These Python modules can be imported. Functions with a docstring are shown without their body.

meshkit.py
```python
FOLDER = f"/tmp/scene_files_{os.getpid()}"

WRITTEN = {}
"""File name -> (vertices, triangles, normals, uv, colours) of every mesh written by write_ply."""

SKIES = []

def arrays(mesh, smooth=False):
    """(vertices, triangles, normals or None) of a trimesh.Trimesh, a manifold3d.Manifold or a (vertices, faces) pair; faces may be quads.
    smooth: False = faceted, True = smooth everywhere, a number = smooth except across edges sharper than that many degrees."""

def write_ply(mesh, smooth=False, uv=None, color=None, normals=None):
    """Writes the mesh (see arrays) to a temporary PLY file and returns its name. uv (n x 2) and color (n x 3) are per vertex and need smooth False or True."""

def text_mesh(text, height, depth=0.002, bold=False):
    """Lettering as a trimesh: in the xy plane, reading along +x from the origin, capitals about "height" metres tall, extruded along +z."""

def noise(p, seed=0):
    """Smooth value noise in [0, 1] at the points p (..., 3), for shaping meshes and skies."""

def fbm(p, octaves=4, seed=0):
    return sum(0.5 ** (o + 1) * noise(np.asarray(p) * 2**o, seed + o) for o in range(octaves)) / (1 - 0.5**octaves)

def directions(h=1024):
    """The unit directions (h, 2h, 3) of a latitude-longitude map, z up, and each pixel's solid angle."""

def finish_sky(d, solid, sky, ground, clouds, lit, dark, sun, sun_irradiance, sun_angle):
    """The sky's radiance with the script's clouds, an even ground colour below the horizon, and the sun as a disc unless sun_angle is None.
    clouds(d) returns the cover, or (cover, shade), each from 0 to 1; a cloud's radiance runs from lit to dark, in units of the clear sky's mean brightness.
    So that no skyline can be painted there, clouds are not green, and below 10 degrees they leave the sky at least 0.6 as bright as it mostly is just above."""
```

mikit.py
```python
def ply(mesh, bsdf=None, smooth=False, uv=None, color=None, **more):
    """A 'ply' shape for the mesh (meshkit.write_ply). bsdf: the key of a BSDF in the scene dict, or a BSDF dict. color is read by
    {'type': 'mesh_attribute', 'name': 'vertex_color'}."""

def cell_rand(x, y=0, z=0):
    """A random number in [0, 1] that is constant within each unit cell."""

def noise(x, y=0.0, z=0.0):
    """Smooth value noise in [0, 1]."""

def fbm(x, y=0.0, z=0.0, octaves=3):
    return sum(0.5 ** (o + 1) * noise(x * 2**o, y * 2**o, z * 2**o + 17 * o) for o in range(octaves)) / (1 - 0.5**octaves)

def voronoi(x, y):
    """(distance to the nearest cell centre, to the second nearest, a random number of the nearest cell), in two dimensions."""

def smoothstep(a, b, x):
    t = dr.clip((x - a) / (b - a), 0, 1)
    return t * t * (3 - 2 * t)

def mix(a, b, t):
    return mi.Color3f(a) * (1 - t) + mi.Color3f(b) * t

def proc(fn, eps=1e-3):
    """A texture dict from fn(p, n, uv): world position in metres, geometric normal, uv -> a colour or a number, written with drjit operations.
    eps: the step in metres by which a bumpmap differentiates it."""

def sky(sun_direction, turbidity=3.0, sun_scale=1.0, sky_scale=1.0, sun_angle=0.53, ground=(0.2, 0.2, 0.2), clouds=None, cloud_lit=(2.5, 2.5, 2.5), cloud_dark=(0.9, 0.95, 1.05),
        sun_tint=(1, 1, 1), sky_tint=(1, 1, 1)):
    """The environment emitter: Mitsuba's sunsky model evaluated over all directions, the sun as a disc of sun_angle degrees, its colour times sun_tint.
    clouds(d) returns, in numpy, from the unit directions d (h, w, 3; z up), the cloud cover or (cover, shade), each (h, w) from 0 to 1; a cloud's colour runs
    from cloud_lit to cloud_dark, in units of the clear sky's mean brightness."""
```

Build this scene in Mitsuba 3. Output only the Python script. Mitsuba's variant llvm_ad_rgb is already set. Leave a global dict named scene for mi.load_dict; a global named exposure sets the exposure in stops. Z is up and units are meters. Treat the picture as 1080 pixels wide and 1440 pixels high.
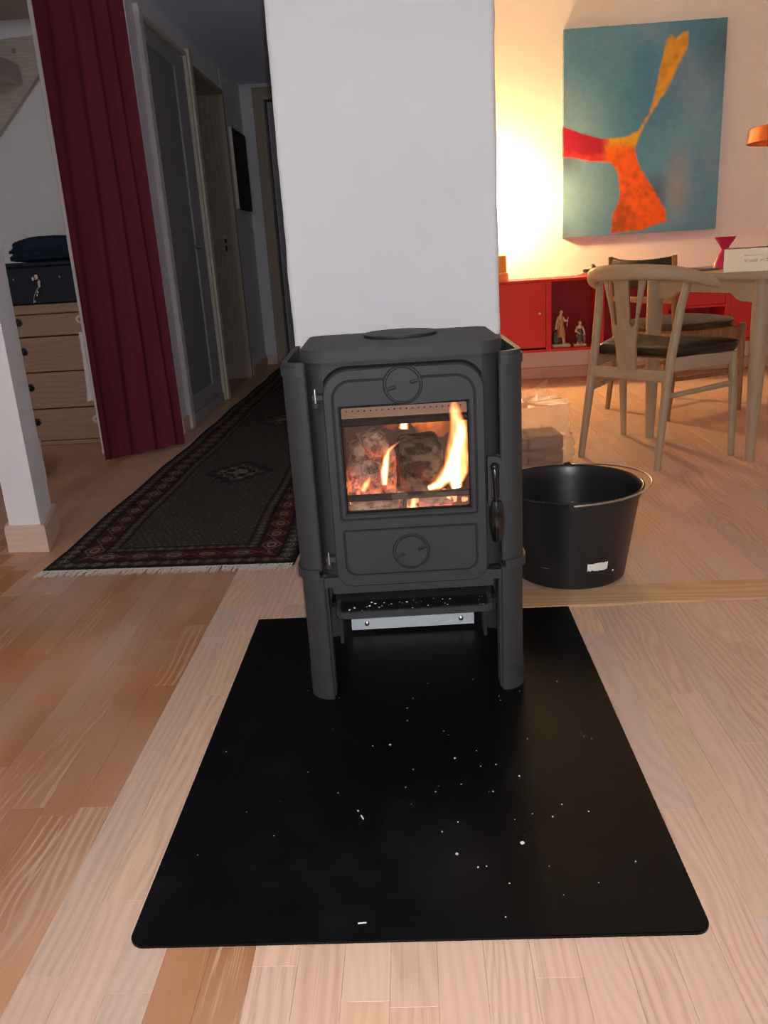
import math, numpy as np, trimesh, mitsuba as mi, drjit as dr, mikit, meshkit
import manifold3d as m3
import shapely.geometry as sg, shapely.affinity as sa, shapely.ops as so
from mikit import proc, ply, noise, fbm, voronoi, cell_rand, smoothstep, mix

T = mi.ScalarTransform4f
scene, labels = {}, {}
rng = np.random.default_rng(7)

# ------------------------------------------------------------------ camera, lights, exposure
exposure = 0.0
F_PX, PITCH, ROLL, YAW, EYE = 1155.4, 0.30834, 0.062615, 0.047357, 0.9

def camera_axes():
    cp, sp = math.cos(PITCH), math.sin(PITCH)
    f = np.array([0, cp, -sp]); r = np.array([1.0, 0, 0]); d = np.cross(f, r)
    cr, sr = math.cos(ROLL), math.sin(ROLL)
    cy, sy = math.cos(YAW), math.sin(YAW)
    return np.stack([cr * r + sr * d, -sr * r + cr * d, f]) @ np.array([[cy, sy, 0], [-sy, cy, 0], [0, 0, 1.0]])

AX = camera_axes()
ORG = np.array([0, 0, EYE])
scene['camera'] = {'type': 'perspective', 'fov': 2 * math.degrees(math.atan(540 / F_PX)), 'fov_axis': 'x', 'near_clip': 0.02, 'far_clip': 100.0,
                   'to_world': T().look_at(origin=ORG.tolist(), target=(ORG + AX[2]).tolist(), up=(-AX[1]).tolist())}
# the phone's own flash beside its lens
FLASH = 5.4
scene['phone_flash'] = {'type': 'spot', 'to_world': T().look_at(origin=(ORG + AX[0] * 0.012 - AX[1] * 0.006).tolist(), target=(ORG + AX[2]).tolist(), up=[0, 0, 1]),
                        'intensity': {'type': 'rgb', 'value': [FLASH * .95, FLASH * .99, FLASH * 1.02]}, 'sampling_weight': 8.0, 'cutoff_angle': 85.0, 'beam_width': 30.0}
LAMP = (26.0, 16.2, 6.2)          # radiance of the lamp bulb on the red cabinet (its builder is below)
LAMP_GAIN = 46.0
UNSEEN_CEIL_LAMP = 125.0                 # unseen ceiling globe behind the viewer, placed to light hall and nook (builder below)
FIRE = 1.25

# ------------------------------------------------------------------ helpers
def lin(r, g, b):
    c = np.array([r, g, b]) / 255.0
    return np.where(c <= 0.04045, c / 12.92, ((c + 0.055) / 1.055) ** 2.4).tolist()

def rgb(v): return {'type': 'rgb', 'value': [float(x) for x in v]}

def pri(name, col, rough=0.5, spec=0.5, **k):
    d = {'type': 'principled', 'base_color': col if isinstance(col, dict) else rgb(col), 'roughness': rough, 'specular': spec, **k}
    scene[name] = {'type': 'twosided', 'bsdf': d}
    return name

def numbered(key):
    k, i = key, 0
    while k in scene or k in labels and labels[k].get('_used'):
        i += 1; k = f'{key}_{i:03d}'
    return k

def lab(key, label=None, cat=None, group=None, kind=None):
    d = labels.setdefault(key, {})
    if label: d['label'] = label
    if cat: d['category'] = cat
    if group: d['group'] = group
    if kind: d['kind'] = kind

def thing(name, label, cat, group=None, kind=None):
    k, i = name, 0
    while k in labels or k in scene:
        i += 1; k = f'{name}_{i:03d}'
    lab(k, label, cat, group, kind)
    return k

def tof(mesh):
    if hasattr(mesh, 'to_mesh'):
        m = mesh.to_mesh()
        return trimesh.Trimesh(np.array(m.vert_properties[:, :3]), np.array(m.tri_verts), process=False)
    if isinstance(mesh, (list,)):
        return trimesh.util.concatenate([tof(x) for x in mesh])
    return mesh

def put(name, mesh, mat, parent=None, smooth=30, label=None, cat=None, group=None, kind=None, M=None, **k):
    key = numbered((parent + '__' if parent else '') + name)
    mesh = tof(mesh)
    if M is not None:
        mesh = mesh.copy(); mesh.apply_transform(M)
    scene[key] = ply(mesh, mat, smooth, **k)
    if label or kind or cat: lab(key, label, cat, group, kind)
    return key

def box(x0, x1, y0, y1, z0, z1, c=0.0):
    """axis box with chamfered edges"""
    if c <= 0:
        m = trimesh.creation.box((x1 - x0, y1 - y0, z1 - z0)); m.apply_translation(((x0 + x1) / 2, (y0 + y1) / 2, (z0 + z1) / 2)); return m
    c = min(c, (x1 - x0) * .45, (y1 - y0) * .45, (z1 - z0) * .45)
    P = []
    for sx in (0, 1):
        for sy in (0, 1):
            for sz in (0, 1):
                X, Y, Z = (x1 if sx else x0), (y1 if sy else y0), (z1 if sz else z0)
                dx, dy, dz = (-c if sx else c), (-c if sy else c), (-c if sz else c)
                P += [(X, Y + dy, Z + dz), (X + dx, Y, Z + dz), (X + dx, Y + dy, Z)]
    return trimesh.convex.convex_hull(np.array(P))

def ext(poly, h, axis='z', at=0.0):
    """extrude a shapely polygon; axis 'z': (x,y)->xy; 'y': (x,z) drawn, extruded towards +y from at"""
    parts = list(poly.geoms) if hasattr(poly, 'geoms') else [poly]
    ms = [trimesh.creation.extrude_polygon(p, h, engine='earcut') for p in parts if p.area > 1e-9]
    m = trimesh.util.concatenate(ms)
    if axis == 'y':
        v = m.vertices.copy(); m.vertices = np.stack([v[:, 0], at + h - v[:, 2], v[:, 1]], 1)
    elif axis == 'x':
        v = m.vertices.copy(); m.vertices = np.stack([at + v[:, 2], v[:, 0], v[:, 1]], 1)
    else:
        m.apply_translation((0, 0, at))
    return m

def bevel(poly, h, b, axis='y', at=0.0, out=0.0):
    """extrude towards the viewer with sloping rims: full outline at the back, outline inset by b at the front (y axis: front is at 'at')"""
    parts = list(poly.geoms) if hasattr(poly, 'geoms') else [poly]
    ms = []
    for p in parts:
        p = sg.polygon.orient(p.simplify(1e-5))
        rings = []
        for r in [p.exterior] + list(p.interiors):
            q = np.array(r.coords)[:-1]
            e = np.roll(q, -1, 0) - q; e /= np.linalg.norm(e, axis=1, keepdims=True)
            nn = np.stack([-e[:, 1], e[:, 0]], 1); pn = np.roll(nn, 1, 0)
            k = (nn + pn) / np.maximum(1 + (nn * pn).sum(1, keepdims=True), .35)
            rings.append((q, q + k * b))
        V, Fc = [], []; n = 0
        for q, w in rings:
            m = len(q)
            V += [np.c_[q, np.zeros(m)], np.c_[q, np.full(m, max(h - b * 1.3, h * .15))], np.c_[w, np.full(m, h)]]
            for L in (0, 1):
                for j in range(m):
                    a_, b_ = n + L * m + j, n + L * m + (j + 1) % m
                    Fc += [(a_, b_, b_ + m), (a_, b_ + m, a_ + m)]
            n += 3 * m
        cv, cf = trimesh.creation.triangulate_polygon(sg.Polygon(rings[0][1], [w for _, w in rings[1:]]), engine='earcut')
        top = trimesh.Trimesh(np.c_[cv, np.full(len(cv), h)], cf, process=False)
        if len(cf) and top.face_normals[:, 2].mean() < 0: top.invert()
        ms += [trimesh.Trimesh(np.vstack(V), Fc, process=False), top]
    m = trimesh.util.concatenate(ms); m.merge_vertices()
    v = m.vertices.copy()
    if axis == 'y':
        m.vertices = np.stack([v[:, 0], at + h - v[:, 2], v[:, 1]], 1)
    else: m.vertices = v + [0, 0, at]
    return m

def rrect(x0, x1, y0, y1, r, n=8):
    """rounded rectangle; r one number or (bl, br, tr, tl)"""
    r = (r,) * 4 if np.isscalar(r) else r
    pts = []
    for (cx, cy, a0), q in zip(((x0, y0, 180), (x1, y0, 270), (x1, y1, 0), (x0, y1, 90)), r):
        ox = cx + (q if cx == x0 else -q); oy = cy + (q if cy == y0 else -q)
        for t in (np.linspace(a0, a0 + 90, n + 1) if q > 0 else [a0]):
            pts.append((ox + q * math.cos(math.radians(t)), oy + q * math.sin(math.radians(t))))
    return sg.Polygon(pts)

def tube(pts, a, b=None, sides=12, up=(0, 0, 1), power=2.0, caps=True):
    """sweep an ellipse (a sideways, b along 'up') along a polyline"""
    p = np.asarray(pts, float); n = len(p)
    a = np.broadcast_to(np.asarray(a, float), (n,)); b = a if b is None else np.broadcast_to(np.asarray(b, float), (n,))
    t = np.gradient(p, axis=0); t /= np.linalg.norm(t, axis=1, keepdims=True)
    up = np.broadcast_to(np.asarray(up, float), (n, 3))
    s = np.cross(t, up)
    bad = np.linalg.norm(s, axis=1) < 1e-3
    s[bad] = np.cross(t[bad], [1.0, 0.02, 0])
    s /= np.linalg.norm(s, axis=1, keepdims=True)
    w = np.cross(s, t)
    ang = np.arange(sides) * 2 * np.pi / sides + np.pi / sides
    ca, sa_ = np.cos(ang), np.sin(ang)
    ca = np.sign(ca) * np.abs(ca) ** (2 / power); sa_ = np.sign(sa_) * np.abs(sa_) ** (2 / power)
    v = p[:, None] + a[:, None, None] * ca[None, :, None] * s[:, None] + b[:, None, None] * sa_[None, :, None] * w[:, None]
    v = v.reshape(-1, 3); f = []
    for i in range(n - 1):
        for j in range(sides):
            q = (i * sides + j, i * sides + (j + 1) % sides, (i + 1) * sides + (j + 1) % sides, (i + 1) * sides + j)
            f += [(q[0], q[1], q[2]), (q[0], q[2], q[3])]
    if caps:
        v = np.vstack([v, p[0], p[-1]])
        for j in range(sides):
            f += [(n * sides, (j + 1) % sides, j), (n * sides + 1, (n - 1) * sides + j, (n - 1) * sides + (j + 1) % sides)]
    m = trimesh.Trimesh(v, f, process=False)
    if m.volume < 0: m.invert()
    return m

def lathe(profile, n=32, at=(0, 0, 0)):
    m = trimesh.creation.revolve(np.asarray(profile, float), sections=n)
    m.apply_translation(at)
    return m

def ball(r, at=(0, 0, 0), sub=2, scale=(1, 1, 1)):
    m = trimesh.creation.icosphere(subdivisions=sub, radius=r); m.apply_scale(scale); m.apply_translation(at); return m

def chain(bones, ref=0.004, it=6):
    """one smooth surface from hulls of spheres: bones = [((x,y,z),r,(x,y,z),r), ...]"""
    out = m3.Manifold()
    for p, r, q, s in bones:
        A = m3.Manifold.sphere(r, 16).translate(tuple(map(float, p))); B = m3.Manifold.sphere(s, 16).translate(tuple(map(float, q)))
        out = out + m3.Manifold.batch_hull([A, B])
    m = tof(out.refine_to_length(ref))
    m.merge_vertices()
    trimesh.smoothing.filter_taubin(m, iterations=it)
    return m

def lump(c, size, seed, amp=0.12, sub=4, freq=1.6, square=3.0):
    """an irregular rounded block"""
    m = trimesh.creation.icosphere(subdivisions=sub)
    v = m.vertices
    k = (np.abs(v) ** square).sum(1) ** (1 / square)
    v = v / k[:, None]
    nz = meshkit.noise(v * freq + seed * 3.1, seed) - .5 + .5 * (meshkit.noise(v * freq * 3 + seed, seed + 1) - .5)
    v = v * (1 + amp * 2 * nz)[:, None] * np.array(size) / 2
    m.vertices = v
    return m

def RZ(deg, at=(0, 0, 0)):
    m = trimesh.transformations.rotation_matrix(math.radians(deg), (0, 0, 1)); m[:3, 3] = at; return m

# ------------------------------------------------------------------ materials
def wood(name, light, dark, along='y', freq=60.0, rough=0.5, contrast=1.0, spec=0.4, seed=0.0, knots=False):
    L, D = lin(*light), lin(*dark)
    def fn(p, n, uv):
        q = {'x': (p.y, p.z, p.x), 'y': (p.x, p.z, p.y), 'z': (p.x, p.y, p.z)}[along]
        a, b, l = q
        w = fbm(a * 6 + seed, b * 6 + seed * 2, l * 0.9, 3) * 3.0
        ring = dr.abs(dr.sin((a * .7 + b + w * 0.05) * freq + w * 2.5))
        fine = noise(a * 500, b * 500, l * 9)
        t = dr.clip((0.55 * ring * ring + 0.35 * fine + 0.45 * (fbm(a * 14, b * 14, l * 1.5 + seed, 2) - .3)) * contrast, 0, 1)
        if knots:
            d, _, r = voronoi(a * 3.1 + seed, l * 1.7)
            t = dr.maximum(t, dr.select(r > .5, smoothstep(.10, .03, d), 0.0))
        return mix(L, D, t)
    return pri(name, proc(fn), rough, spec)

def plaster(name, col, amount=.03, freq=9.0, rough=.85):
    C = lin(*col)
    def fn(p, n, uv):
        t = fbm(p.x * freq, p.y * freq, p.z * freq, 3) - .5
        return mi.Color3f(C) * (1 + t * 2 * amount)
    def bump(p, n, uv):
        return fbm(p.x * 60, p.y * 60, p.z * 60, 3) * 0.0006
    scene[name] = {'type': 'twosided', 'bsdf': {'type': 'bumpmap', 'arbitrary': proc(bump), 'scale': 1.0, 'bsdf': {'type': 'principled', 'base_color': proc(fn), 'roughness': rough, 'specular': .25}}}
    return name

plaster('mat_plaster', (228, 224, 224))
plaster('mat_chimney', (206, 203, 205), .02, 5)
plaster('mat_ceiling', (206, 214, 230))
plaster('mat_hallwall', (214, 212, 216))

def stave_color(p, n, uv):
    seed, worn = uv.x, uv.y
    r1 = cell_rand(seed * 917.0, 3); r2 = cell_rand(seed * 917.0, 11); r3 = cell_rand(seed * 917.0, 23)
    x = p.x + r1 * 7.0; y = p.y + r2 * 31.0
    w = fbm(x * 9, y * 2.2, seed * 40, 3)
    lx = (x * 1.0 + (w - .5) * .035)
    cath = dr.sqrt(dr.square((p.x * 16 + r3 * 3 + (w - .5) * 2.4)) + dr.square((p.y + r1) * 1.5 + (w - .5) * 1.6))
    ring = dr.abs(dr.sin(dr.select(r2 > .35, cath * 12.0 + noise(x * 46, y * 7, 3.0) * 1.6, lx * 190.0 + (w - .5) * 9)))
    ring = ring * ring * ring
    pore = smoothstep(.60, .95, noise(x * 620, y * 14, 2.0))
    g = dr.clip(ring * .46 + pore * .40, 0, 1) * (.35 + .75 * r3)
    tone = .93 + .10 * r1
    white = mix(lin(206, 169, 146), lin(172, 134, 112), g)
    white = mix(white, mi.Color3f(lin(192, 168, 154)), smoothstep(.72, .95, r2) * .55)
    white = mix(white, mi.Color3f(lin(214, 174, 134)), smoothstep(.75, .95, r3) * .4)
    brown = mix(lin(158, 104, 66), lin(190, 152, 124), smoothstep(.25, .9, g + (fbm(x * 11, y * 1.6, 7.0, 3) - .5) * .9))
    patch = smoothstep(.50, .66, fbm(p.x * 5.0 + 3.3, p.y * 3.0, 1.7, 3))
    brown = mix(brown, mi.Color3f(lin(176, 106, 50)), patch * .65)
    k = dr.clip(worn * (.35 + 1.1 * fbm(p.x * 4 + 9.1, p.y * 2.2, 4.0, 3)), 0, 1)
    return mix(white, brown, k) * tone
pri('mat_stave', proc(stave_color), .42, .4)
pri('mat_subfloor', lin(120, 92, 76), .8)
wood('mat_pine', (226, 178, 118), (196, 138, 84), 'x', 90, .5, .9)
wood('mat_threshold', (204, 166, 128), (176, 132, 94), 'x', 130, .45, .9)
wood('mat_skirting', (214, 186, 166), (196, 166, 146), 'x', 150, .5, .5)
wood('mat_dresser', (160, 128, 102), (116, 88, 68), 'x', 120, .55, .45, knots=True)
wood('mat_stair', (190, 176, 166), (150, 134, 122), 'x', 170, .6, .5, knots=True)
wood('mat_doorwood', (172, 152, 138), (138, 120, 108), 'z', 200, .55, .7)
wood('mat_oak', (168, 148, 122), (146, 126, 102), 'z', 150, .5, .6)
wood('mat_oak_flat', (172, 152, 126), (154, 134, 110), 'x', 150, .5, .5)
wood('mat_teak', (158, 116, 82), (112, 78, 52), 'z', 80, .45, .9)
pri('mat_white_paint', lin(214, 208, 204), .5)
pri('mat_cream_paint', lin(206, 192, 176), .5)
pri('mat_grey_door', lin(140, 138, 138), .55)
pri('mat_grey_stile', lin(160, 158, 164), .55)
pri('mat_pale_blue', lin(150, 168, 180), .5)
pri('mat_dark', lin(22, 24, 30), .7)

def iron(p, n, uv):
    t = noise(p.x * 900, p.y * 900, p.z * 900)
    return mi.Color3f([.030, .0295, .032]) * (.85 + .3 * t)
scene['mat_iron'] = {'type': 'twosided', 'bsdf': {'type': 'bumpmap', 'arbitrary': proc(lambda p, n, uv: fbm(p.x * 700, p.y * 700, p.z * 700, 2) * .00012, 3e-4), 'scale': 1.0,
                     'bsdf': {'type': 'principled', 'base_color': proc(iron), 'roughness': .58, 'specular': .25}}}
pri('mat_iron_dark', lin(14, 14, 15), .7, .15)
pri('mat_gloss_black', lin(10, 10, 11), .15, .6)
pri('mat_steel', lin(190, 192, 196), .3, .5, metallic=1.0)
pri('mat_galvanised', lin(205, 210, 216), .5, .4)
def platecol(p, n, uv):
    s = smoothstep(.62, .8, fbm(p.x * 7, p.y * 7, 3.0, 4))
    d = smoothstep(.80, .9, noise(p.x * 260, p.y * 260, 1.0)) * .006
    return mi.Color3f([.0026, .0027, .0030]) * (1 + s * .8) + d * .25
pri('mat_plate', proc(platecol), .30, .11)
pri('mat_ash', lin(210, 204, 196), .9)
pri('mat_sooty', lin(150, 112, 92), .6)
pri('mat_brick', lin(96, 74, 62), .9)
def logcol(p, n, uv):
    t = fbm(p.x * 60, p.y * 60, p.z * 60, 3)
    c = smoothstep(.60, .75, noise(p.x * 330, p.y * 330, p.z * 330)) * smoothstep(.45, .6, t)
    return mix(mix(lin(104, 84, 68), lin(50, 38, 32), smoothstep(.35, .65, t)), mi.Color3f(lin(18, 12, 11)), c * .8)
pri('mat_log', proc(logcol), .95, .1)
def charcol(p, n, uv):
    t = fbm(p.x * 60, p.y * 60, p.z * 60, 3)
    c = smoothstep(.62, .74, noise(p.x * 380, p.y * 380, p.z * 380)) * smoothstep(.35, .6, t)
    return mix(mix(lin(176, 136, 116), lin(118, 84, 72), smoothstep(.35, .7, t)), mi.Color3f(lin(54, 28, 24)), c * .8)
pri('mat_char', proc(charcol), .95, .1)
scene['mat_flame'] = {'type': 'thindielectric', 'int_ior': 1.0, 'ext_ior': 1.0}
scene['mat_glass'] = {'type': 'thindielectric', 'int_ior': 1.5, 'ext_ior': 1.0}
scene['mat_film'] = {'type': 'blendbsdf', 'weight': .10, 'a': {'type': 'thindielectric', 'int_ior': 1.5}, 'b': {'type': 'twosided', 'bsdf': {'type': 'diffuse', 'reflectance': rgb([.8, .8, .8])}}}
def redcol(p, n, uv): return mi.Color3f(lin(196, 30, 34))
pri('mat_red', lin(178, 40, 42), .4, .4)
pri('mat_red_shaded', lin(150, 34, 46), .5, .3)  # darker red puts the shade inside the cabinets into the colour
pri('mat_leather', lin(22, 21, 18), .34, .5)
pri('mat_brown_leather', lin(50, 40, 32), .4, .5)
pri('mat_black_fabric', lin(26, 26, 28), .7, .3)
pri('mat_bucket', lin(26, 28, 31), .33, .5)
pri('mat_wire', lin(200, 196, 188), .25, .5, metallic=1.0)
pri('mat_paper', lin(230, 228, 222), .7)
pri('mat_carton', lin(246, 232, 200), .55)
pri('mat_carton_dark', lin(96, 88, 90), .6)
pri('mat_print', lin(120, 110, 90), .7)
pri('mat_copper', lin(214, 126, 82), .28, .5, metallic=1.0)
pri('mat_porcelain', lin(206, 190, 174), .25, .5)
pri('mat_ochre', lin(176, 138, 84), .35, .5)
pri('mat_slate', lin(74, 76, 78), .4, .5)
pri('mat_cream', lin(240, 226, 200), .5)
scene['mat_redglass'] = {'type': 'twosided', 'bsdf': {'type': 'principled', 'base_color': rgb(lin(190, 12, 84)), 'roughness': .08, 'specular': .6, 'clearcoat': 1.0}}
pri('mat_amber', lin(226, 150, 72), .15, .6)
pri('mat_navy', lin(24, 34, 50), .85, .2)
pri('mat_navy_box', lin(18, 24, 34), .6, .3)
def curtcol(p, n, uv):
    t = noise(p.x * 700, p.y * 700, p.z * 700) * .25 + fbm(p.x * 20, p.y * 20, p.z * 3, 2) * .3
    return mi.Color3f(lin(104, 40, 52)) * (.72 + t)
pri('mat_curtain', proc(curtcol), .9, .1, sheen=.3)
pri('mat_linen', lin(214, 210, 208), .9, .1)
pri('mat_fringe', lin(206, 192, 180), .95, .1)

# ------------------------------------------------------------------ the setting
WALL_Y, HALL_X, HALL_END, CEIL_HALL, CEIL = 5.66, -1.29, 7.25, 2.22, 2.5
def struct(name, mesh, mat, smooth=False, label=None, parent=None, **k):
    return put(name, mesh, mat, parent, smooth, label, kind=None if parent else 'structure', **k)

struct('floor', box(-2.7, 3.3, -2.6, 7.4, -.06, -.003), 'mat_subfloor', label='whitewashed oak strip floor, worn brown on the left')
# staves
def make_staves():
    bw, sw = .186, .062
    def stave(x0, x1, y0, y1, dz):
        c, g = .0004, .00010
        xa, xb, ya, yb = x0 + g, x1 - g, y0 + g, y1 - g
        v = [(xa, ya, -.003), (xb, ya, -.003), (xb, yb, -.003), (xa, yb, -.003),
             (xa, ya, dz - c), (xb, ya, dz - c), (xb, yb, dz - c), (xa, yb, dz - c),
             (xa + c, ya + c, dz), (xb - c, ya + c, dz), (xb - c, yb - c, dz), (xa + c, yb - c, dz)]
        f = []
        for k in (0, 4):
            for j in range(4):
                a, b = k + j, k + (j + 1) % 4
                f += [(a, b, b + 4), (a, b + 4, a + 4)]
        f += [(8, 9, 10), (8, 10, 11)]
        return np.array(v, float), np.array(f)
    def project(P):
        q = (P - ORG) @ AX.T
        return np.array([540, 720]) + F_PX * q[:, :2] / np.maximum(q[:, 2:], .05), q[:, 2]
    out = []
    r = np.random.default_rng(3)
    k0, k1 = int((-2.6 + .007) / sw) - 1, int((3.2 + .007) / sw) + 1
    for k in range(k0, k1):
        x0 = -.007 + k * sw; x1 = x0 + sw
        xm = (x0 + x1) / 2
        y = .30 - r.random() * .4
        while y < 7.3:
            L = r.choice([.30, .40, .50, .62, .74]) * (.9 + .2 * r.random())
            y1 = y + L
            if xm > -.565 and y < 2.04 < y1: y1 = 2.04
            if -.379 < xm < -.255 and y < .889 < y1: y1 = .889
            seg = [(y, y1)]
            if xm > .205:                    # broken by the threshold board
                seg = [(a, b) for a, b in ((y, min(y1, 1.943)), (max(y, 2.062), y1)) if b - a > .02]
            for a, b in seg:
                if not (a > 5.6 and xm > -.2): out.append((x0, x1, a, b))
            y = y1
    best = []
    for i, (x0, x1, a, b) in enumerate(out):
        a2 = max(a, .62)
        if b <= a2 + .01: best.append(0.); continue
        g = np.array([(x, y, 0) for x in np.linspace(x0, x1, 3) for y in np.linspace(a2, b, 7)])
        q, dep = project(g)
        vis = (q[:, 0] > 0) & (q[:, 0] < 1080) & (q[:, 1] > 0) & (q[:, 1] < 1450) & (dep > .1)
        hid = ((g[:, 0] > -.435) & (g[:, 0] < .364) & (g[:, 1] > .888) & (g[:, 1] < 1.94)) | ((g[:, 0] > -1.18) & (g[:, 0] < -.41) & (g[:, 1] > 2.35))
        hid |= (g[:, 1] > 2.0) & (g[:, 0] / np.maximum(g[:, 1], .1) > -.14) & (g[:, 0] / np.maximum(g[:, 1], .1) < .103)
        hid |= ((g[:, 0] - .41) ** 2 + (g[:, 1] - 2.2) ** 2 < .15 ** 2)
        c4, _ = project(np.array([(x0, a2, 0), (x1, a2, 0), (x1, b, 0), (x0, b, 0)], float))
        area = .5 * abs(sum(c4[j, 0] * c4[(j + 1) % 4, 1] - c4[(j + 1) % 4, 0] * c4[j, 1] for j in range(4)))
        best.append(area * (vis & ~hid).mean())
    order = np.argsort(best)[::-1]
    top = set(order[:299].tolist())
    V, Fc, UV, n = [], [], [], 0
    for i, (x0, x1, a, b) in enumerate(out):
        xm, ym = (x0 + x1) / 2, (a + b) / 2
        worn = 0.0
        if xm < -.565: worn = .7 + .3 * r.random()
        if b < .93 and -.379 < xm < -.255: worn = 1.15
        if xm < -.565 and ym > 2.5: worn *= .6
        if b < .93 and xm > -.2: worn = max(worn, .25 * r.random())
        sd = r.random()
        v, f = stave(x0, x1, a, b, -r.random() * .00015)
        uv = np.tile([sd, worn], (len(v), 1))
        if i in top:
            put('stave', trimesh.Trimesh(v, f, process=False), 'mat_stave', 'floor', False, uv=uv)
        else:
            V.append(v); Fc.append(f + n); UV.append(uv); n += len(v)
    put('stave_field', trimesh.Trimesh(np.vstack(V), np.vstack(Fc), process=False), 'mat_stave', 'floor', False, uv=np.vstack(UV), label='narrow floor staves further back and under the rug and plate', kind='stuff')
make_staves()

# outer shell; right, back and left walls are unseen and bounce light
struct('wall_far', box(-.16, 3.3, WALL_Y, WALL_Y + .1, 0, CEIL), 'mat_plaster', label='white dining room wall behind the painting, warmed by the lamp')
struct('wall_right_unseen', box(3.2, 3.3, -2.6, WALL_Y, 0, CEIL), 'mat_plaster', label='unseen white wall on the right, bouncing light into the room')
struct('wall_back_unseen', box(-2.7, 3.3, -2.7, -2.6, 0, CEIL), 'mat_plaster', label='unseen white wall facing the stove, bouncing light into the room')
struct('wall_left_unseen', box(-2.8, -2.7, -2.6, 7.4, 0, CEIL), 'mat_plaster', label='unseen white wall on the left, bouncing light into the room')
struct('ceiling', [box(-2.8, 3.3, -2.7, 4.42, CEIL, CEIL + .08), box(-.28, 3.3, 4.42, WALL_Y + .1, CEIL, CEIL + .08)], 'mat_ceiling', label='pale ceiling of the living and dining rooms')
struct('ceiling_hall', [box(-1.45, -.15, 4.40, 7.4, CEIL_HALL, CEIL_HALL + .28), box(-2.8, -1.45, 4.85, 7.4, CEIL_HALL, CEIL_HALL + .28)], 'mat_ceiling', label='low dark ceiling over the hallway')

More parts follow.
